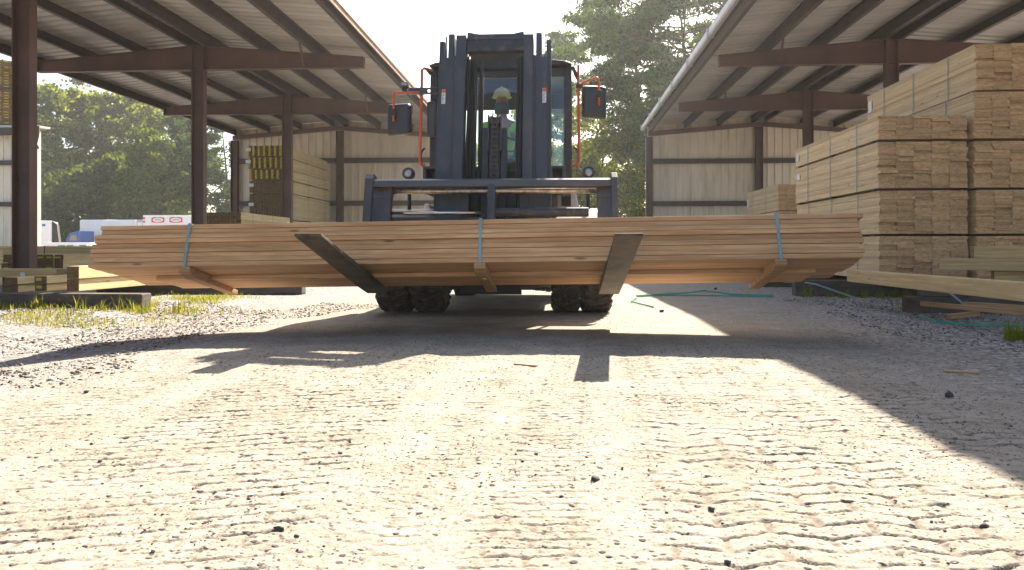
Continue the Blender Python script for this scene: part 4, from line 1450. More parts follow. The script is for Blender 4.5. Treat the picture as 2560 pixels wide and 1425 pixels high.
# dash and steering wheel, seat
q = MB()
q.b(-0.95, -0.15, YC0 + 0.12, YC0 + 0.30, zc0 + 0.08, zc0 + 0.26)
q.build('dashboard', M['plastic'], fl, 0.03)
q = MB()
c0 = Vector((-0.62, 9.12, 1.86))
pts = []
for i in range(25):
    a = 2 * math.pi * i / 24
    pts.append((c0.x + 0.19 * math.cos(a), c0.y + 0.08 * math.sin(a), c0.z + 0.17 * math.sin(a)))
q.tube(pts, 0.014, 8, cap=False)
q.tube([(c0.x, c0.y, c0.z), (c0.x, c0.y - 0.15, c0.z - 0.25)], 0.03, 8)
q.bar((c0.x - 0.18, c0.y, c0.z), (c0.x + 0.18, c0.y, c0.z), 0.03, 0.015)
q.build('steering_wheel', M['plastic'], fl, smooth=True)
q = MB()
q.b(-0.92, -0.38, 9.45, 9.95, 1.42, 1.62)
q.ext([(-0.92, 9.88, 1.62), (-0.92, 10.0, 1.62), (-0.92, 10.08, 2.25), (-0.92, 9.98, 2.25)], (0.54, 0, 0))
q.build('seat', M['plastic'], fl, 0.04)
# orange hand rails
Yr_ = 8.45
for side in (0, 1):
    q = MB()
    if side == 0:
        pts = [(1078, 172), (1060, 168), (1055, 172), (1053.5, 260), (1050, 380), (1049.5, 403), (1053, 410), (1062, 412)]
    else:
        pts = [(1425, 190), (1440, 186), (1446, 180), (1446, 168), (1446, 168.1), (1447, 260), (1449, 380), (1448, 404), (1442, 415), (1428, 418)]
        pts = [(1446, 165), (1446, 250), (1448, 380), (1448.5, 400), (1445, 411), (1428, 418)]
    q.tube([(XP(a, Yr_), Yr_, ZP(b2, Yr_, -0.6)) for a, b2 in pts], 0.016, 10)
    q.build('hand_rail', M['orange_paint'], fl, smooth=True)
q = MB()
for a, b2 in ((1068, 170), (1076, 176), (1432, 172), (1438, 186)):
    q.tube([(XP(a, Yr_), Yr_ - 0.01, ZP(b2, Yr_, -.6)), (XP(a + 6, Yr_), Yr_ + 0.06, ZP(b2 + 8, Yr_, -.6))], 0.022, 8)
q.tube([(XP(1050, Yr_), Yr_, ZP(222, Yr_, -.6)), (XP(1058, Yr_), Yr_, ZP(222, Yr_, -.6))], 0.03, 8)
q.tube([(XP(1440, Yr_), Yr_, ZP(216, Yr_, -.6)), (XP(1455, Yr_), Yr_, ZP(217, Yr_, -.6))], 0.03, 8)
q.build('rail_clamp', M['plastic'], fl)
# left arm with work lamp
q = MB()
q.b(XP(1022, 8.4), XP(1068, 8.4), 8.36, 8.44, ZP(233, 8.4, -.6), ZP(218, 8.4, -.6))
q.b(XP(1068.5, 8.4), XP(1098, 8.4), 8.36, 8.42, ZP(233, 8.4, -.6), ZP(230, 8.4, -.6))
q.b(XP(1068.5, 8.4), XP(1098, 8.4), 8.36, 8.42, ZP(221, 8.4, -.6), ZP(218, 8.4, -.6))
ar = q.build('lamp_arm', M['slate'], fl, 0.005)
q = MB()
q.b(XP(1005, 8.4), XP(1022, 8.4), 8.33, 8.42, ZP(216, 8.4, -.6), ZP(205, 8.4, -.6))
q.b(XP(1008, 8.4), XP(1020, 8.4), 8.35, 8.42, ZP(230, 8.4, -.6), ZP(217, 8.4, -.6))
wl = q.build('work_lamp', M['plastic'], fl, 0.006)
q = MB()
q.b(XP(1007, 8.4), XP(1020, 8.4), 8.322, 8.328, ZP(214, 8.4, -.6), ZP(207, 8.4, -.6))
q.build('lamp_lens', M['lens'], wl)
# mirrors
def mirror(cx, cy, wpx, hpx, lean, armpts, stem):
    Ym = 8.42
    xm_, zm_ = XP(cx, Ym), ZP(cy, Ym, -0.6)
    w2, h2 = wpx / 2 * Ym / F, hpx / 2 * Ym / F
    q = MB()
    prof = []
    rr_ = 0.035
    for (sx, sz) in ((1, -1), (1, 1), (-1, 1), (-1, -1)):
        for k in range(5):
            a0 = {(1, -1): -90, (1, 1): 0, (-1, 1): 90, (-1, -1): 180}[(sx, sz)]
            a = R(a0 + 90 * k / 4)
            px_ = sx * (w2 - rr_) + rr_ * math.cos(a)
            pz_ = sz * (h2 - rr_) + rr_ * math.sin(a)
            prof.append((px_, pz_ + lean * px_ * 0.12 * (1 if pz_ < 0 else 0.35)))
    n = len(prof)
    rings = [(0.72, -0.055), (0.93, -0.045), (1.0, -0.015), (1.0, 0.03), (0.96, 0.036)]
    vs = []
    for sc_, dy in rings:
        vs += [(xm_ + a * sc_, Ym + dy, zm_ + b2 * sc_) for a, b2 in prof]
    fs = [tuple(range(n))]
    for i in range(len(rings) - 1):
        fs += [(i * n + k, i * n + (k + 1) % n, (i + 1) * n + (k + 1) % n, (i + 1) * n + k) for k in range(n)]
    fs.append(tuple(range((len(rings) - 1) * n, len(rings) * n)))
    q.add(vs, fs)
    mo = q.build('mirror', M['mirror_back'], fl, smooth=False)
    q = MB()
    ppx = []
    q.tube([(XP(a, Ym), Ym - 0.085, ZP(b2, Ym, -0.6)) for a, b2 in armpts], 0.0125, 10)
    q.build('mirror_arm', M['orange_paint'], mo, smooth=True)
    q = MB()
    a, b2 = stem
    q.b(XP(a - 6, Ym), XP(a + 6, Ym), Ym - 0.11, Ym - 0.05, ZP(b2 + 10, Ym, -.6), ZP(b2 - 7, Ym, -.6))
    q.build('mirror_clamp', M['plastic'], mo, 0.005)

mirror(999, 296, 60, 78, 1, [(1052, 232), (1020, 232), (994, 232), (989, 236), (988, 246), (988, 303)], (988, 280))
mirror(1485, 258, 61, 80, -1, [(1452, 217), (1460, 212), (1485, 202), (1491, 201), (1495, 205), (1496, 215), (1496, 270)], (1496, 240))
# head lamps
for a in (1022, 1471):
    Ym = 8.0
    x_, z_ = XP(a, Ym), ZP(433, Ym, -0.6)
    q = MB()
    q.lathe([(-0.03, 0.05), (-0.03, 0.064), (0.02, 0.066), (0.07, 0.045), (0.09, 0.02)], (x_, Ym, z_), 'y', 24)
    q.tube([(x_, Ym + 0.03, z_ - 0.05), (x_, Ym + 0.03, 1.1)], 0.02, 8)
    hl = q.build('headlight', M['plastic'], fl)
    q = MB()
    q.lathe([(-0.038, 0.004), (-0.036, 0.03), (-0.031, 0.049)], (x_, Ym, z_), 'y', 24)
    q.build('lamp_lens', M['lens'], hl, smooth=True)
for px, s_ in ((1062, -1), (1436, 1)):
    q = MB()
    pts = []
    for i in range(9):
        a = math.pi * (-0.5 + i / 8)
        pts.append((XP(px, 8.7) + s_ * 0.05 * math.cos(a), 8.72, ZP(393, 8.7, -.6) + 0.11 * math.sin(a)))
    q.tube(pts, 0.012, 8)
    q.build('grab_handle', M['plastic'], fl, smooth=True)

# ------------------------------------------------------------------ operator
def skin_obj(name, verts, edges, radii, mat, parent, levels=1):
    bm = bmesh.new()
    o0 = Vector(ORG[parent.name])
    lay = bm.verts.layers.skin.verify()
    vv = [bm.verts.new(Vector(v) - o0) for v in verts]
    for a, b2 in edges:
        bm.edges.new((vv[a], vv[b2]))
    for i, v in enumerate(vv):
        r_ = radii[i]
        v[lay].radius = r_ if isinstance(r_, tuple) else (r_, r_)
        v[lay].use_root = (i == 0)
    me = bpy.data.meshes.new(name)
    bm.to_mesh(me)
    bm.free()
    me.materials.append(mat)
    o = bpy.data.objects.new(name, me)
    COL.objects.link(o)
    o.parent = parent
    ORG[o.name] = tuple(o0)
    sk = o.modifiers.new('skin', 'SKIN')
    sk.use_smooth_shade = True
    sb = o.modifiers.new('sub', 'SUBSURF')
    sb.levels = sb.render_levels = levels
    return o

YO = 9.62
xo = XP(1255, YO)
ztop_h = ZP(228, YO, -0.6)
zh = ztop_h - 0.13           # head centre
per = thing('person', 'operator in pale yellow hard hat and lime vest seated in the cab', 'person', (xo, YO, 1.62))
zs_ = zh - 0.27
V = [(xo, YO + 0.05, 1.68), (xo, YO + 0.06, 1.85), (xo, YO + 0.04, zs_ - 0.06), (xo, YO + 0.0, zs_ + 0.07), (xo, YO - 0.01, zh - 0.07), (xo, YO - 0.015, zh), (xo, YO - 0.005, zh + 0.07),
     (xo - 0.19, YO + 0.03, zs_ - 0.03), (xo - 0.27, YO - 0.1, zs_ - 0.24), (xo - 0.17, YO - 0.38, zs_ - 0.22), (xo - 0.14, YO - 0.46, zs_ - 0.2),
     (xo + 0.19, YO + 0.03, zs_ - 0.03), (xo + 0.27, YO - 0.1, zs_ - 0.24), (xo + 0.17, YO - 0.38, zs_ - 0.22), (xo + 0.14, YO - 0.46, zs_ - 0.2),
     (xo - 0.1, YO - 0.02, 1.70), (xo - 0.15, YO - 0.42, 1.72), (xo - 0.15, YO - 0.52, 1.46),
     (xo + 0.1, YO - 0.02, 1.70), (xo + 0.15, YO - 0.42, 1.72), (xo + 0.15, YO - 0.52, 1.46)]
E = [(0, 1), (1, 2), (2, 3), (3, 4), (4, 5), (5, 6), (2, 7), (7, 8), (8, 9), (9, 10), (2, 11), (11, 12), (12, 13), (13, 14), (0, 15), (15, 16), (16, 17), (0, 18), (18, 19), (19, 20)]
RD = [0.13, 0.13, 0.13, 0.055, 0.075, 0.088, 0.08, 0.06, 0.045, 0.034, 0.036, 0.06, 0.045, 0.034, 0.036, 0.085, 0.065, 0.05, 0.085, 0.065, 0.05]
skin_obj('body', V, E, RD, M['skin'], per, 1)
# vest and trousers follow the body
skin_obj('vest', [(xo, YO + 0.05, 1.80), (xo, YO + 0.05, 1.95), (xo, YO + 0.04, zs_ - 0.05), (xo - 0.2, YO + 0.03, zs_ - 0.035), (xo + 0.2, YO + 0.03, zs_ - 0.035), (xo - 0.25, YO - 0.03, zs_ - 0.13), (xo + 0.25, YO - 0.03, zs_ - 0.13)],
         [(0, 1), (1, 2), (2, 3), (2, 4), (3, 5), (4, 6)], [0.16, 0.16, 0.155, 0.078, 0.078, 0.06, 0.06], M['vest'], per)
skin_obj('trousers', [(xo, YO + 0.05, 1.70), (xo - 0.1, YO - 0.03, 1.71), (xo - 0.15, YO - 0.42, 1.735), (xo - 0.15, YO - 0.52, 1.48), (xo + 0.1, YO - 0.03, 1.71), (xo + 0.15, YO - 0.42, 1.735), (xo + 0.15, YO - 0.52, 1.48)],
         [(0, 1), (1, 2), (2, 3), (0, 4), (4, 5), (5, 6)], [0.14, 0.1, 0.08, 0.062, 0.1, 0.08, 0.062], M['trousers'], per)
q = MB()
q.lathe([(-0.13, 0.075), (-0.125, 0.092), (-0.05, 0.095), (-0.0, 0.092)], (xo, YO - 0.012, zh - 0.03), 'z', 20)
q.build('face_cloth', M['gaiter'], per, smooth=True)
q = MB()
q.ext([(xo - 0.012, YO - 0.098, zh + 0.03), (xo + 0.012, YO - 0.098, zh + 0.03), (xo + 0.018, YO - 0.125, zh - 0.01), (xo - 0.018, YO - 0.125, zh - 0.01)], (0, 0.03, 0))
for sx in (-1, 1):
    q.lathe([(-0.01, 0.004), (-0.006, 0.012), (0.004, 0.012)], (xo + sx * 0.034, YO - 0.098, zh + 0.03), 'y', 10)
q.build('face', M['skin'], per, smooth=True)
q = MB()
pr = [(0.0, 0.128), (0.008, 0.128), (0.014, 0.113), (0.04, 0.111), (0.075, 0.098), (0.105, 0.072), (0.122, 0.04), (0.128, 0.008)]
q.lathe(pr, (xo, YO - 0.01, zh + 0.045), 'z', 28)
q.ext([(xo - 0.09, YO - 0.11, zh + 0.043), (xo - 0.07, YO - 0.165, zh + 0.035), (xo, YO - 0.18, zh + 0.033), (xo + 0.07, YO - 0.165, zh + 0.035), (xo + 0.09, YO - 0.11, zh + 0.043)], (0, 0, 0.008))
q.bar((xo, YO - 0.08, zh + 0.15), (xo, YO + 0.08, zh + 0.15), 0.03, 0.05)
q.build('hard_hat', M['hat'], per, smooth=True)

# ------------------------------------------------------------------ the load
Lb = 6.1
yaw_b, roll_b = R(-1.2), R(-0.55)
xcb = -0.735
rot = Matrix.Rotation(yaw_b, 3, 'Z') @ Matrix.Rotation(roll_b, 3, 'Y')


def loadf(x, y, z):
    p = rot @ Vector((x, y, z))
    return tilt(xcb + p.x, -0.47 + p.y, 0.092 + p.z)


base = loadf(0, 0, 0)
ld = thing('lumber_load', 'long strapped load of orange brown boards carried across the forks', 'lumber pack', base)
DEP = 0.84
random.seed(5)
q = MB(loadf)
nrow, th = 9, 0.0375
starts = [0.0, 0.02, 0.0, -0.005, 0.015, 0.03, 0.02, 0.055, 0.06]
nc = 6
for r in range(nrow):
    for c in range(nc):
        wb = DEP / nc
        a = starts[r] + random.gauss(0, 0.01) + (0.03 if c else 0)
        e = random.gauss(0, 0.012)
        j = random.gauss(0, 0.005) if c == 0 else 0
        z0 = r * (th + 0.0012)
        q.b(-Lb / 2 + a, Lb / 2 + e, -DEP / 2 + c * wb + j, -DEP / 2 + (c + 1) * wb - 0.003, z0, z0 + th + random.uniform(-0.0036, 0.0))
q.build('boards', M['wood_load'], ld, 0.003)
q = MB(loadf)
for c in range(3):
    q.b(-Lb / 2 + 0.36 + 0.01 * c, Lb / 2 - 0.25, -DEP / 2 + 0.38 + c * 0.142, -DEP / 2 + 0.38 + c * 0.142 + 0.139, -0.036, -0.002)
q.build('lower_boards', M['wood_load'], ld, 0.002)
HT = nrow * (th + 0.0012)
for px, lean in ((460, 1), (1203, 0.3), (1948, -0.6)):
    xs_ = XP(px, 5.88) - xcb
    q = MB(loadf)
    lean_ = -0.012 * lean if lean > 0 else 0.012
    for (ya, yb2) in ((-DEP / 2 - 0.016, -DEP / 2 - 0.013), (DEP / 2 + 0.008, DEP / 2 + 0.011)):
        q.ext([(xs_ - 0.012 + lean_, ya, -0.01), (xs_ + 0.012 + lean_, ya, -0.01), (xs_ + 0.012, ya, HT + 0.004), (xs_ - 0.012, ya, HT + 0.004)], (0, yb2 - ya, 0))
    q.b(xs_ - 0.012, xs_ + 0.012, -DEP / 2 - 0.016, DEP / 2 + 0.011, HT + 0.001, HT + 0.004)
    q.build('strap', M['strap_blue'], ld)
    q = MB(loadf)
    xq = xs_ + lean_
    q.ext([(xq - 0.045, -DEP / 2 - 0.004, -0.05), (xq - 0.045, -DEP / 2 - 0.004, -0.004), (xq - 0.045, -DEP / 2 + 0.36, -0.004), (xq - 0.045, -DEP / 2 + 0.36, -0.039), (xq - 0.045, DEP / 2 + 0.06, -0.039), (xq - 0.045, DEP / 2 + 0.06, -0.08), (xq - 0.045, -DEP / 2 + 0.1, -0.08)], (0.09, 0, 0))
    q.build('bearer', M['wood_scrap'], ld, 0.003)
q = MB(loadf)
xq = XP(1206, 5.9) - xcb
q.b(xq - 0.012, xq + 0.014, -DEP / 2 + 0.22, -DEP / 2 + 0.27, -0.092, -0.083)
q.build('paint_mark', M['yellow_mark'], ld)

# ------------------------------------------------------------------ trailers beyond the yard
YT = 62.0
def bx(px0, px1, py0, py1, Y, dep, mb):
    xm_ = XP((px0 + px1) / 2, Y)
    mb.b(XP(px0, Y), XP(px1, Y), Y, Y + dep, max(0.0, ZP(py1, Y, xm_)), ZP(py0, Y, xm_))
t = thing('box_trailer', 'long plain white box trailer parked before the trees', 'trailer', (XP(280, YT), YT, 0))
q = MB()
q.b(XP(198, YT), XP(340, YT), YT, YT + 2.5, 0.9, ZP(548, YT, -22))
q.build('box', M['white_panel'], t, 0.12)
q = MB()
bx(340.5, 357, 549, 600, YT + 0.2, 1.8, q)
q.build('cab_end', M['grey_panel'], t, 0.05)
q = MB()
bx(343, 354, 556, 575, YT + 0.1, 0.05, q)
q.build('window', M['white_panel'], t)
for px in (225, 240, 315, 330):
    q = MB()
    q.lathe([(-0.15, 0.2), (-0.15, 0.5), (0.15, 0.5), (0.15, 0.2)], (XP(px, YT), YT + 0.4, 0.5), 'y', 16)
    q.build('wheel', M['rubber'], t)
q = MB()
q.b(XP(205, YT), XP(350, YT), YT + 0.5, YT + 2.0, 0.55, 0.9)
q.build('chassis', M['dark_void'], t)

YB = 58.0
t = thing('printed_box', 'white crate with red framed oval logos parked by the trailer', 'crate', (XP(416, YB), YB, 0))
q = MB()
zb0, zb1 = ZP(630, YB, -20), ZP(537, YB, -20)
q.b(XP(357, YB), XP(477, YB), YB, YB + 2.4, max(0.05, zb0), zb1)
q.build('box', M['white_panel'], t, 0.04)
pu = YB / F
for px in (395, 440, 347):
    wid = 32
    x0_, x1_ = max(XP(px - 16, YB), XP(358, YB)), XP(px + 16, YB)
    xm_ = (XP(px - 16, YB) + x1_) / 2
    zz0, zz1 = ZP(556, YB, -20), ZP(542, YB, -20)
    zm_ = (zz0 + zz1) / 2
    q = MB()
    if x0_ < xm_:
        n = 20
        a_, b_ = (x1_ - xm_) * 0.86, (zz1 - zz0) * 0.46
        # red rectangle with an oval opening, made of wedges
        for i in range(n):
            t0, t1 = 2 * math.pi * i / n, 2 * math.pi * (i + 1) / n
            def rect(tt):
                cx_, cz_ = math.cos(tt), math.sin(tt)
                k_ = min((x1_ - xm_) / max(1e-6, abs(cx_)), (zz1 - zz0) / 2 / max(1e-6, abs(cz_)))
                return (xm_ + cx_ * k_, zm_ + cz_ * k_)
            o0, o1 = rect(t0), rect(t1)
            i0 = (xm_ + a_ * math.cos(t0), zm_ + b_ * 0.85 * math.sin(t0))
            i1 = (xm_ + a_ * math.cos(t1), zm_ + b_ * 0.85 * math.sin(t1))
            q.ext([(o0[0], YB - 0.03, o0[1]), (o1[0], YB - 0.03, o1[1]), (i1[0], YB - 0.03, i1[1]), (i0[0], YB - 0.03, i0[1])], (0, 0.02, 0))
        lo = q.build('logo_frame', M['red_print'], t)
        q = MB()
        for k in range(7):
            xx_ = xm_ - a_ * 0.55 + k * a_ * 0.17
            q.b(xx_, xx_ + a_ * 0.11, YB - 0.03, YB - 0.012, zm_ - b_ * 0.22, zm_ + b_ * (0.25 + 0.12 * (k % 2)))
        q.build('logo_lettering', M['grey_print'], lo)
    else:
        q.b(x0_, x1_, YB - 0.03, YB - 0.01, zm_ + b_ * 0.3, zz1)
        q.b(x0_, x1_, YB - 0.03, YB - 0.01, zz0, zm_ - b_ * 0.3)
        q.build('logo_frame', M['red_print'], t)

YS = 50.0
t = thing('box_truck', 'small white box truck with torn dark rear curtain beside the left shed wall', 'truck', (XP(120, YS), YS, 0))
t.rotation_euler[2] = R(29)
truck_root = t
q = MB()
q.b(XP(92, YS), XP(128, YS), YS, YS + 4, 0.6, ZP(551, YS, -28))
q.build('box', M['white_panel'], t, 0.06)
q = MB()
x0_ = XP(128, YS)
q.ext([(x0_ + 0.01, YS + 0.02, ZP(607, YS, -27)), (XP(143, YS), YS + 0.02, ZP(610, YS, -27)), (XP(138, YS), YS + 0.02, ZP(560, YS, -27)), (x0_ + 0.01, YS + 0.02, ZP(552, YS, -27))], (0, 1.5, 0))
q.build('curtain', M['dark_void'], t)
q = MB()
bx(107, 114, 560, 566, YS - 0.03, 0.02, q)
q.build('emblem', M['blue_paint'], t)
for dy in (0.4, 3.2):
    q = MB()
    q.lathe([(-0.15, 0.2), (-0.15, 0.45), (0.15, 0.45), (0.15, 0.2)], (XP(126, YS), YS + dy, 0.45), 'x', 14)
    q.build('wheel', M['rubber'], t)

t = thing('flatbed', 'low white flatbed trailer with green side strips', 'trailer', (XP(160, 46), 46, 0))
q = MB()
q.b(XP(95, 46), XP(226, 46), 46, 48.3, ZP(616, 46, -25), ZP(606, 46, -25))
q.build('deck', M['white_panel'], t, 0.03)
q = MB()
for a in (146, 167, 199):
    q.b(XP(a, 46), XP(a + 17, 46), 45.96, 45.99, ZP(615.5, 46, -25), ZP(612.5, 46, -25))
q.build('side_strip', M['green_paint'], t)
for px in (110, 130, 190, 210):
    q = MB()
    q.lathe([(-0.15, 0.15), (-0.15, 0.4), (0.15, 0.4), (0.15, 0.15)], (XP(px, 46), 46.4, 0.4), 'y', 14)
    q.build('wheel', M['rubber'], t)
q = MB()
q.b(XP(100, 46), XP(220, 46), 46.6, 47.8, 0.45, ZP(616, 46, -25) - 0.004)
q.build('running_gear', M['rubber'], t)

t = thing('truck', 'blue truck cab parked in front of the white box trailer', 'truck', (XP(180, 60), 60, 0))
q = MB()
xa2, xb2 = XP(164, 60), XP(198, 60)
za_, zb_ = ZP(604, 60, -24), ZP(576, 60, -24)
q.ext([(xa2, 60, 0.6), (xb2, 60, 0.6), (xb2, 60, zb_), (xa2 + 0.45, 60, zb_ - 0.15), (xa2 + 0.15, 60, zb_ - 0.5), (xa2, 60, za_ + 0.1)], (0, 2.3, 0))
q.build('cab', M['blue_paint'], t, 0.05)
q = MB()
q.ext([(xa2 + 0.3, 59.95, za_ + 0.1), (xb2 - 0.15, 59.95, za_ + 0.1), (xb2 - 0.2, 59.95, zb_ - 0.35), (xa2 + 0.5, 59.95, zb_ - 0.35)], (0, 0.04, 0))
q.build('side_window', M['tan_body'], t)
q = MB()
q.lathe([(-0.15, 0.2), (-0.15, 0.5), (0.15, 0.5), (0.15, 0.2)], (xa2 + 0.5, 60.1, 0.5), 'y', 14)
q.build('wheel', M['rubber'], t)

# ------------------------------------------------------------------ trees
def leaf_quads(cent, sizes, rng, elong=1.6):
    n = len(cent)
    a = rng.normal(size=(n, 3))
    a /= np.linalg.norm(a, axis=1, keepdims=True)
    b2 = rng.normal(size=(n, 3))
    b2 -= a * (a * b2).sum(1, keepdims=True)
    b2 /= np.linalg.norm(b2, axis=1, keepdims=True) + 1e-9
    L = sizes[:, None] * elong / 2
    W_ = sizes[:, None] / 2
    v = np.stack([cent - a * L, cent + b2 * W_, cent + a * L, cent - b2 * W_], 1).reshape(-1, 3)
    f = np.arange(4 * n).reshape(n, 4)
    return v, f


def tree(kind, name, label, group, loc, H, Rr, seed, mat, bark, base=0.3, dens=1.0, lean=0.0):
    rng = np.random.default_rng(seed)
    random.seed(seed)
    t = thing(name, label, 'tree', loc, group)
    L = Vector(loc)
    tb = MB()
    r0 = 0.012 * H + 0.08
    pts, rs = [], []
    for i in range(9):
        u = i / 8
        pts.append(L + Vector((lean * H * u * u + 0.02 * H * math.sin(u * 5 + seed), 0.015 * H * math.sin(u * 4 + seed * 2), H * (0.93 if kind == 'pine' else 0.78) * u)))
        rs.append(r0 * (1 - 0.85 * u))
    tb.tube(pts, rs, 8)

    def trunk_at(z):
        u = min(1.0, max(0, z / (H * (0.93 if kind == 'pine' else 0.78))))
        k = min(7, int(u * 8))
        return pts[k].lerp(pts[k + 1], u * 8 - k), rs[k]
    cents = []
    if kind == 'pine':
        nb = int(30 * dens) + 12
        for i in range(nb):
            u = base + (0.98 - base) * (i + rng.random()) / nb
            p, r_ = trunk_at(u * H)
            az = rng.random() * 2 * math.pi
            prof = math.sin(math.pi * min(1, 0.25 + 0.75 * (1 - (u - base) / (1 - base))) * 0.85) * (0.55 + 0.6 * rng.random())
            ln = Rr * prof
            rise = ln * (0.1 + 0.35 * rng.random() + 0.4 * (u > 0.85))
            end = p + Vector((math.cos(az) * ln, math.sin(az) * ln, rise))
            mid = p.lerp(end, 0.5) + Vector((0, 0, -0.05 * ln))
            tb.tube([p, mid, end], [r_ * 0.45 + 0.01, 0.03 + r_ * 0.2, 0.012], 5)
            ncl = max(2, int(3 + 4 * rng.random()))
            for k in range(ncl):
                w_ = 0.35 + 0.7 * rng.random()
                c = p.lerp(end, min(1.05, w_)) + Vector(rng.normal(size=3)) * 0.14 * ln * 0.6
                cents.append((c, 0.32 + 0.18 * Rr * 0.35 * rng.random() + 0.12 * Rr * 0.3, 0.36))
    else:
        nc_ = int((80 if mat.name != 'broad leaves' else 56) * dens)
        for i in range(nc_):
            d = rng.normal(size=3)
            d /= np.linalg.norm(d)
            rad = 0.35 + 0.72 * rng.random() ** 0.7
            c = L + Vector((lean * H * 0.5 + d[0] * Rr * rad, d[1] * Rr * rad, H * (base + (1 - base) * 0.5) + d[2] * H * (1 - base) * 0.5 * rad * 0.98))
            s_ = Rr * (0.11 + 0.13 * rng.random())
            cents.append((c, s_, 0.75))
            if i % 3 == 0:
                zz_ = max(H * 0.18, min((c.z - L.z) * 0.7, H * 0.75))
                p, r_ = trunk_at(zz_)
                tb.tube([p, p.lerp(c, 0.5) + Vector((0, 0, 0.05 * H * rng.random())), c], [r_ * 0.5 + 0.01, r_ * 0.25 + 0.012, 0.012], 5)
    tb.build('trunk', bark, t, smooth=True, fix=False)
    cs, sz = [], []
    px_m = math.hypot(loc[0], loc[1]) / 760.0
    for c, s_, fl_ in cents:
        n = int((190 if kind != 'pine' else 130) * dens * min(2.0, max(0.45, s_ * 1.3 if kind != 'pine' else s_)))
        pnt = rng.normal(size=(n, 3)) * np.array([s_, s_, s_ * fl_]) * 0.62
        cs.append(pnt + np.array(c))
        sz.append((px_m * (1.5 + 1.6 * rng.random(n))) if kind != 'pine' else (px_m * (1.0 + 1.1 * rng.random(n))))
    cs, sz = np.concatenate(cs), np.concatenate(sz)
    v, f = leaf_quads(cs, sz, rng, 1.5 if kind != 'pine' else 3.2)
    np_mesh('crown', v, f, mat, t)
    return t

TG = 'trees behind the yard'
def hgt(py, Y, X):
    return ZP(py, Y, X)
left = [  # px, Y, top py, radius, kind, label
    (10, 80, 165, 4.5, 'broad', 'leaf_broad', 'tall broadleaf tree rising behind the far left shed wall'),
    (135, 84, 205, 4.6, 'broad', 'leaf_broad', 'bright leafy tree just right of the nearest post'),
    (225, 90, 200, 4.8, 'broad', 'leaf_broad', 'tall airy tree between the two left posts, nearer the first'),
    (320, 88, 215, 4.6, 'broad', 'leaf_broad', 'thin crowned tree with sky showing through, over the white trailer'),
    (395, 92, 235, 4.2, 'broad', 'leaf_broad', 'airy tree half hidden by the end of the left roof beam'),
    (455, 78, 292, 3.6, 'pine', 'needles', 'dark pointed conifer just left of the second post'),
    (560, 74, 300, 3.6, 'pine', 'needles', 'conifer seen between the second post and the shed corner'),
    (385, 72, 330, 3.4, 'broad', 'leaf_dark', 'dark dense tree above the printed white crate'),
    (280, 76, 400, 3.6, 'broad', 'leaf_dark', 'low dark tree standing right behind the white trailer'),
    (170, 74, 420, 3.4, 'broad', 'leaf_dark', 'low dark bushy tree above the blue truck'),
    (110, 78, 380, 3.2, 'broad', 'leaf_dark', 'dark tree next to the corner of the far left wall'),
]
for i, (px, Y, ty, r_, kd, mt, lb) in enumerate(left):
    X = XP(px, Y)
    tree(kd, 'pine_tree' if kd == 'pine' else 'broadleaf_tree', lb, TG, (X, Y, 0), hgt(ty, Y, X), r_, 100 + i, M[mt], M['bark'], base=0.12 if kd == 'pine' or ty > 290 else 0.3, dens=1.0)
right = [
    (1700, 47, -70, 6.2, 'pine', 'needles', 'huge spreading pine rising out of frame beside the right shed roof', 0.32),
    (1595, 54, 20, 4.6, 'pine', 'needles', 'tall pine with a slanting limb left of the huge pine', 0.40),
    (1860, 52, -80, 4.5, 'pine', 'needles', 'tall pine hidden mostly behind the right shed roof', 0.35),
    (1425, 66, 98, 3.6, 'pine', 'needles', 'slim pine whose top shows just right of the mast', 0.25),
    (1360, 74, 150, 3.6, 'broad', 'leaf_broad', 'tree behind the forklift cab', 0.2),
    (1500, 58, 255, 3.4, 'broad', 'leaf_broad', 'round leafy tree behind the right mirror of the forklift', 0.15),
    (1585, 52, 262, 3.0, 'broad', 'leaf_broad', 'leafy tree beside the corner of the right shed wall', 0.12),
    (1465, 62, 360, 3.0, 'broad', 'leaf_dark', 'darker low tree behind the right orange rail', 0.08),
    (1570, 45, 420, 1.9, 'broad', 'leaf_broad', 'sunny yellow green bush at the corner of the right shed', 0.03),
    (1250, 82, 330, 4.0, 'broad', 'leaf_broad', 'pale tree seen through the forklift mast opening', 0.15),
]
for i, (px, Y, ty, r_, kd, mt, lb, bs) in enumerate(right):
    X = XP(px, Y)
    tree(kd, 'pine_tree' if kd == 'pine' else 'broadleaf_tree' if ty < 400 else 'bush', lb, TG, (X, Y, 0), hgt(ty, Y, X), r_, 300 + i, M[mt], M['pine_bark'] if kd == 'pine' else M['bark'], base=bs, dens=1.5 if i < 3 else 1.0)
# undergrowth belt along the wood edge
rng = np.random.default_rng(77)
n = 18000
ux = rng.uniform(-85, 70, n)
uy = 97 + rng.normal(size=n) * 2.2
hh_ = 2.2 + 2.6 * vnoise(ux * 0.25, ux * 0 + 3, 21)
uz = rng.random(n) ** 0.8 * hh_
v, f = leaf_quads(np.stack([ux, uy, uz], 1), 0.25 + 0.35 * rng.random(n), rng, 1.4)
ug = np_mesh('undergrowth', v, f, M['leaf_dark'])
ug['kind'] = 'stuff'
ug['label'] = 'dark undergrowth along the edge of the wood'

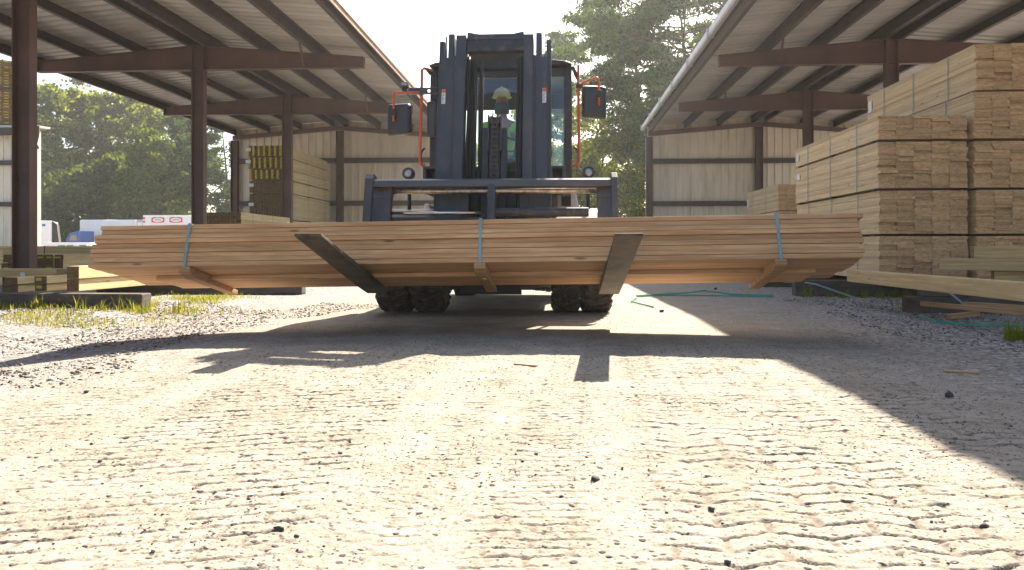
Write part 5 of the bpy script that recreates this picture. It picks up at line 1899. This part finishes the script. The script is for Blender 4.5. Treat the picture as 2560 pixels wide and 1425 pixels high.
# ------------------------------------------------------------------ grass, stones, bands
rng = np.random.default_rng(5)
def blades(px, py, hts, rng, wid=0.006):
    n = len(px)
    zz = ground_low(px, py)
    az = rng.random(n) * 2 * np.pi
    ln = 0.95 * hts * rng.random(n) ** 1.3
    bx_, by_ = np.cos(az), np.sin(az)
    w_ = wid * (0.7 + 0.8 * rng.random(n))
    p0 = np.stack([px - by_ * w_, py + bx_ * w_, zz - 0.005], 1)
    p1 = np.stack([px + by_ * w_, py - bx_ * w_, zz - 0.005], 1)
    m1 = np.stack([px + by_ * w_ * .7 + bx_ * ln * .3, py - bx_ * w_ * .7 + by_ * ln * .3, zz + hts * 0.6], 1)
    m0 = np.stack([px - by_ * w_ * .7 + bx_ * ln * .3, py + bx_ * w_ * .7 + by_ * ln * .3, zz + hts * 0.6], 1)
    t1 = np.stack([px + bx_ * ln, py + by_ * ln, zz + hts], 1)
    t0 = t1 + np.array([0.001, 0, 0])
    v = np.stack([p0, p1, m1, m0, t1, t0], 1).reshape(-1, 3)
    b0 = np.arange(n) * 6
    f = np.concatenate([np.stack([b0, b0 + 1, b0 + 2, b0 + 3], 1), np.stack([b0 + 3, b0 + 2, b0 + 4, b0 + 5], 1)])
    return v, f

# left verge: strip from the left edge back along the sleeper
n = 11000
u = rng.random(n)
cy_ = 7.0 + 8.5 * u ** 1.3
cx_ = -4.75 - 0.05 * (cy_ - 8) - 0.5 * np.exp(-((cy_ - 7.3) / 0.7) ** 2)
gx_ = cx_ + rng.normal(size=n) * (0.28 + 0.5 * (cy_ < 8.3))
gy_ = cy_ + rng.normal(size=n) * 0.1
den = vnoise(gx_ * 2.2, gy_ * 2.2, 31)
keep = (den > 0.46) & ((gy_ > 8.75) | (gy_ < 8.45))
gx_, gy_ = gx_[keep], gy_[keep]
ht = 0.012 + 0.065 * rng.random(len(gx_)) ** 2 * (0.3 + den[keep]) + 0.03 * (gy_ > 9) * rng.random(len(gx_)) ** 2
v1, f1 = blades(gx_, gy_, ht, rng, 0.0035)
# taller weeds in front of the sleeper
n = 75
wx_, wy_, wh_ = [], [], []
for i in range(n):
    a, c = rng.uniform(-6.4, -4.0), 8.3 + rng.normal() * 0.12
    k = rng.integers(4, 14)
    wx_.append(a + rng.normal(size=k) * 0.035)
    wy_.append(c + rng.normal(size=k) * 0.035)
    wh_.append((0.05 + 0.17 * rng.random() ** 2) * (0.4 + 0.6 * rng.random(k)))
v2, f2 = blades(np.concatenate(wx_), np.concatenate(wy_), np.concatenate(wh_), rng, 0.0045)
gr = np_mesh('verge_grass', np.concatenate([v1, v2]), np.concatenate([f1, f2 + len(v1)]), M['grass'])
gr['kind'] = 'stuff'
gr['label'] = 'yellow green grass and weeds along the left verge'
wx_, wy_, wh_ = [], [], []
for i in range(70):
    if i < 34:
        a, c = XP(rng.uniform(1995, 2330), 10.9), 10.9 + rng.normal() * 0.15
    elif i < 60:
        a, c = XP(rng.uniform(2230, 2560), 9.0), 8.9 + rng.normal() * 0.25
    else:
        a, c = XP(2535 + rng.normal() * 10, 5.95), 5.95 + rng.normal() * 0.06
    k = rng.integers(6, 16)
    wx_.append(a + rng.normal(size=k) * 0.04)
    wy_.append(c + rng.normal(size=k) * 0.04)
    wh_.append((0.06 + 0.14 * rng.random()) * (0.4 + 0.6 * rng.random(k)))
v2, f2 = blades(np.concatenate(wx_), np.concatenate(wy_), np.concatenate(wh_), rng, 0.005)
gr = np_mesh('weed_grass', v2, f2, M['grass_green'])
gr['kind'] = 'stuff'
gr['label'] = 'green weeds by the right sleepers'

# loose gravel
bmx = bmesh.new()
bmesh.ops.create_icosphere(bmx, subdivisions=1, radius=1.0)
bmx.verts.ensure_lookup_table()
ICO_V = np.array([v.co for v in bmx.verts])
ICO_F = np.array([[q.index for q in f.verts] for f in bmx.faces])
bmx.free()


def stones(px, py, rad, rng, squash=0.6, zf=None):
    n = len(px)
    k = len(ICO_V)
    zz = zf if zf is not None else ground_low(px, py)
    jit = 1 + 0.28 * rng.normal(size=(n, k, 1))
    sc_ = rad[:, None, None] * np.stack([1 + 0.3 * rng.normal(size=n), 1 + 0.3 * rng.normal(size=n), squash + 0.15 * rng.normal(size=n)], 1)[:, None, :]
    v = ICO_V[None] * jit * sc_
    a = rng.random(n) * 6.283
    ca, sa = np.cos(a)[:, None], np.sin(a)[:, None]
    v = np.stack([v[..., 0] * ca - v[..., 1] * sa, v[..., 0] * sa + v[..., 1] * ca, v[..., 2]], 2)
    v = v + np.stack([px, py, zz + rad * squash * 0.45], 1)[:, None, :]
    f = (ICO_F[None] + (np.arange(n) * k)[:, None, None]).reshape(-1, 3)
    return v.reshape(-1, 3), f

rng = np.random.default_rng(9)
# verges: thick gravel; middle: sparse grit
px_, py_, rr_ = [], [], []
n = 20000
a = rng.uniform(-6.5, -1.6, n); c = rng.uniform(3.6, 9.5, n)
k = (a < -2.0 - 1.0 * vnoise(a, c, 41)) & (vnoise(a * 1.5, c * 1.5, 43) > 0.25)
px_.append(a[k]); py_.append(c[k]); rr_.append(0.004 + 0.010 * rng.random(k.sum()) ** 3)
n = 16000
a = rng.uniform(2.0, 7.0, n); c = rng.uniform(4.0, 10.5, n)
k = (a > 2.4 + 1.0 * vnoise(a, c, 42)) & (vnoise(a * 1.5, c * 1.5, 44) > 0.3)
px_.append(a[k]); py_.append(c[k]); rr_.append(0.004 + 0.010 * rng.random(k.sum()) ** 3)
n = 24000
c = 1.6 + 6.5 * rng.random(n) ** 0.9
a = rng.uniform(-1, 1, n) * (0.75 * c + 0.3)
k = vnoise(a * 2, c * 2, 45) > 0.42
px_.append(a[k]); py_.append(c[k]); rr_.append(0.0016 + 0.0038 * rng.random(k.sum()) ** 4)
px_, py_, rr_ = np.concatenate(px_), np.concatenate(py_), np.concatenate(rr_)
v, f = stones(px_, py_, rr_, rng)


def stonemat():
    m, t, b = nmat('loose gravel')
    geo = nd(t, 'NewGeometry')
    r = ramp(t, [(0.0, (0.06, 0.055, 0.055)), (0.5, (0.16, 0.145, 0.14)), (0.8, (0.3, 0.28, 0.26)), (1.0, (0.42, 0.4, 0.37))])
    t.links.new(geo.outputs['Random Per Island'], r.inputs[0])
    t.links.new(r.outputs[0], b.inputs['Base Color'])
    b.inputs['Roughness'].default_value = 0.9
    return m
gvo = np_mesh('gravel', v, f, stonemat())
gvo['kind'] = 'stuff'
gvo['label'] = 'loose grey gravel over the yard'

# single dark stones in the foreground
SG = 'single dark stones on the dust'
spots = [(1487, 1194, 0.011, 'largest single dark stone, front of the picture right of centre'),
         (1405, 1237, 0.006, 'small dark stone below and left of the largest one'), (1777, 1272, 0.010, 'dark stone among the chevron tyre prints'),
         (1818, 1406, 0.010, 'flat dark stone at the bottom edge'), (697, 1320, 0.010, 'dark stone beside the block tyre prints'),
         (708, 1231, 0.008, 'dark stone between block prints and smooth rut'), (2460, 1312, 0.011, 'dark stone near the lower right corner'),
         (2373, 996, 0.022, 'dark stone in the shade of the right shed'), (1654, 783, 0.03, 'dark stone in the sun right of the front tyre'), (1789, 724, 0.04, 'dark stone near the loose green band'),
         (216, 984, 0.012, 'dark stone in the pale dust at the left'), (876, 1104, 0.007, 'small dark stone in the middle of the left half'),
         (250, 1153, 0.008, 'dark stone inside the block tyre prints')]
for px, py, rd, lb in spots:
    Yd = F * HC / (py - 621)
    Y_ = Yd
    X_ = XP(px, Y_)
    Y_ = (Yd + X_ * SN) / CS
    X_ = XP(px, Y_)
    zz = float((ground_low(np.array([X_]), np.array([Y_])) + ground_fine(np.array([X_]), np.array([Y_]))[0] * 0.5)[0])
    v, f = stones(np.array([X_]), np.array([Y_]), np.array([rd]), rng, 0.8, np.array([zz]))
    tag(np_mesh('stone', v, f, M['stone'], origin=(X_, Y_, zz)), lb, 'stone', SG)

# loose strapping bands
def band(label, pts, w_, mat, closed=False):
    q = MB()
    for i in range(len(pts) - 1):
        q.bar(Vector(pts[i]) + Vector((0, 0, w_ * 0.35)), Vector(pts[i + 1]) + Vector((0, 0, w_ * 0.35)), 0.008, w_)
    return tag(q.build('strapping_band', mat, origin=pts[0]), label, 'strap', 'loose strapping bands on the ground')

def gp(px, py, z=0.01):
    d = F * (HC - z) / (py - 621)
    Y = d
    for _ in range(3):
        X = XP(px, Y)
        Y = (d + X * SN) / CS
    return (XP(px, Y), Y, z)
band('loose green band lying flat right of the front tyre', [gp(1590, 741), gp(1650, 737), gp(1720, 733, 0.03), gp(1760, 728, 0.05), gp(1830, 737, 0.02), gp(1932, 740), gp(1925, 743), gp(1840, 741), gp(1700, 739), gp(1592, 742)], 0.022, M['strap_green'])
band('short bent piece of green band in the sun', [gp(1592, 745), gp(1577, 755), gp(1605, 762), gp(1634, 769)], 0.02, M['strap_green'])
band('blue band curling off the near sleeper', [gp(1960, 706, 0.19), gp(2010, 707, 0.19), (XP(2040, 10.9), 10.9, 0.18), (XP(2090, 10.6), 10.6, 0.10), (XP(2140, 10.4), 10.4, 0.02)], 0.02, M['strap_blue'])
band('cut blue band hanging from the right timbers to the lath', [(XP(2370, 8.2), 8.2, ZP(729, 8.2, 4)), (XP(2412, 7.95), 7.95, ZP(765, 7.95, 4))], 0.02, M['strap_blue'])
band('dark band lying on the gravel at the right edge', [gp(2300, 790), gp(2340, 806), gp(2420, 813), gp(2600, 816)], 0.02, M['strap_green'])
q = MB()
p = gp(2410, 930)
timber('pale splinter of wood lying in the shade at the right', gp(2360, 927, 0.015), gp(2447, 932, 0.012), 0.05, 0.012, M['wood_scrap'], None, name='splinter', cat='wood scrap')
timber('pale splinter of wood lying in the sun near the fork shadow', gp(1287, 909, 0.01), gp(1342, 914, 0.01), 0.035, 0.01, M['wood_scrap'], None, name='splinter', cat='wood scrap')

# ------------------------------------------------------------------ haze
m = bpy.data.materials.new('haze')
m.use_nodes = True
t = m.node_tree
t.nodes.remove(t.nodes['Principled BSDF'])
pv = nd(t, 'VolumePrincipled')
pv.inputs['Color'].default_value = (0.9, 0.93, 0.95, 1)
pv.inputs['Density'].default_value = 0.0007
pv.inputs['Anisotropy'].default_value = 0.5
t.links.new(pv.outputs[0], t.nodes['Material Output'].inputs['Volume'])
q = MB()
q.b(-95, 85, -14, 112, -1.4, 27)
hz = q.build('haze', m)
hz['kind'] = 'stuff'
hz['label'] = 'thin sunlit haze over the yard'
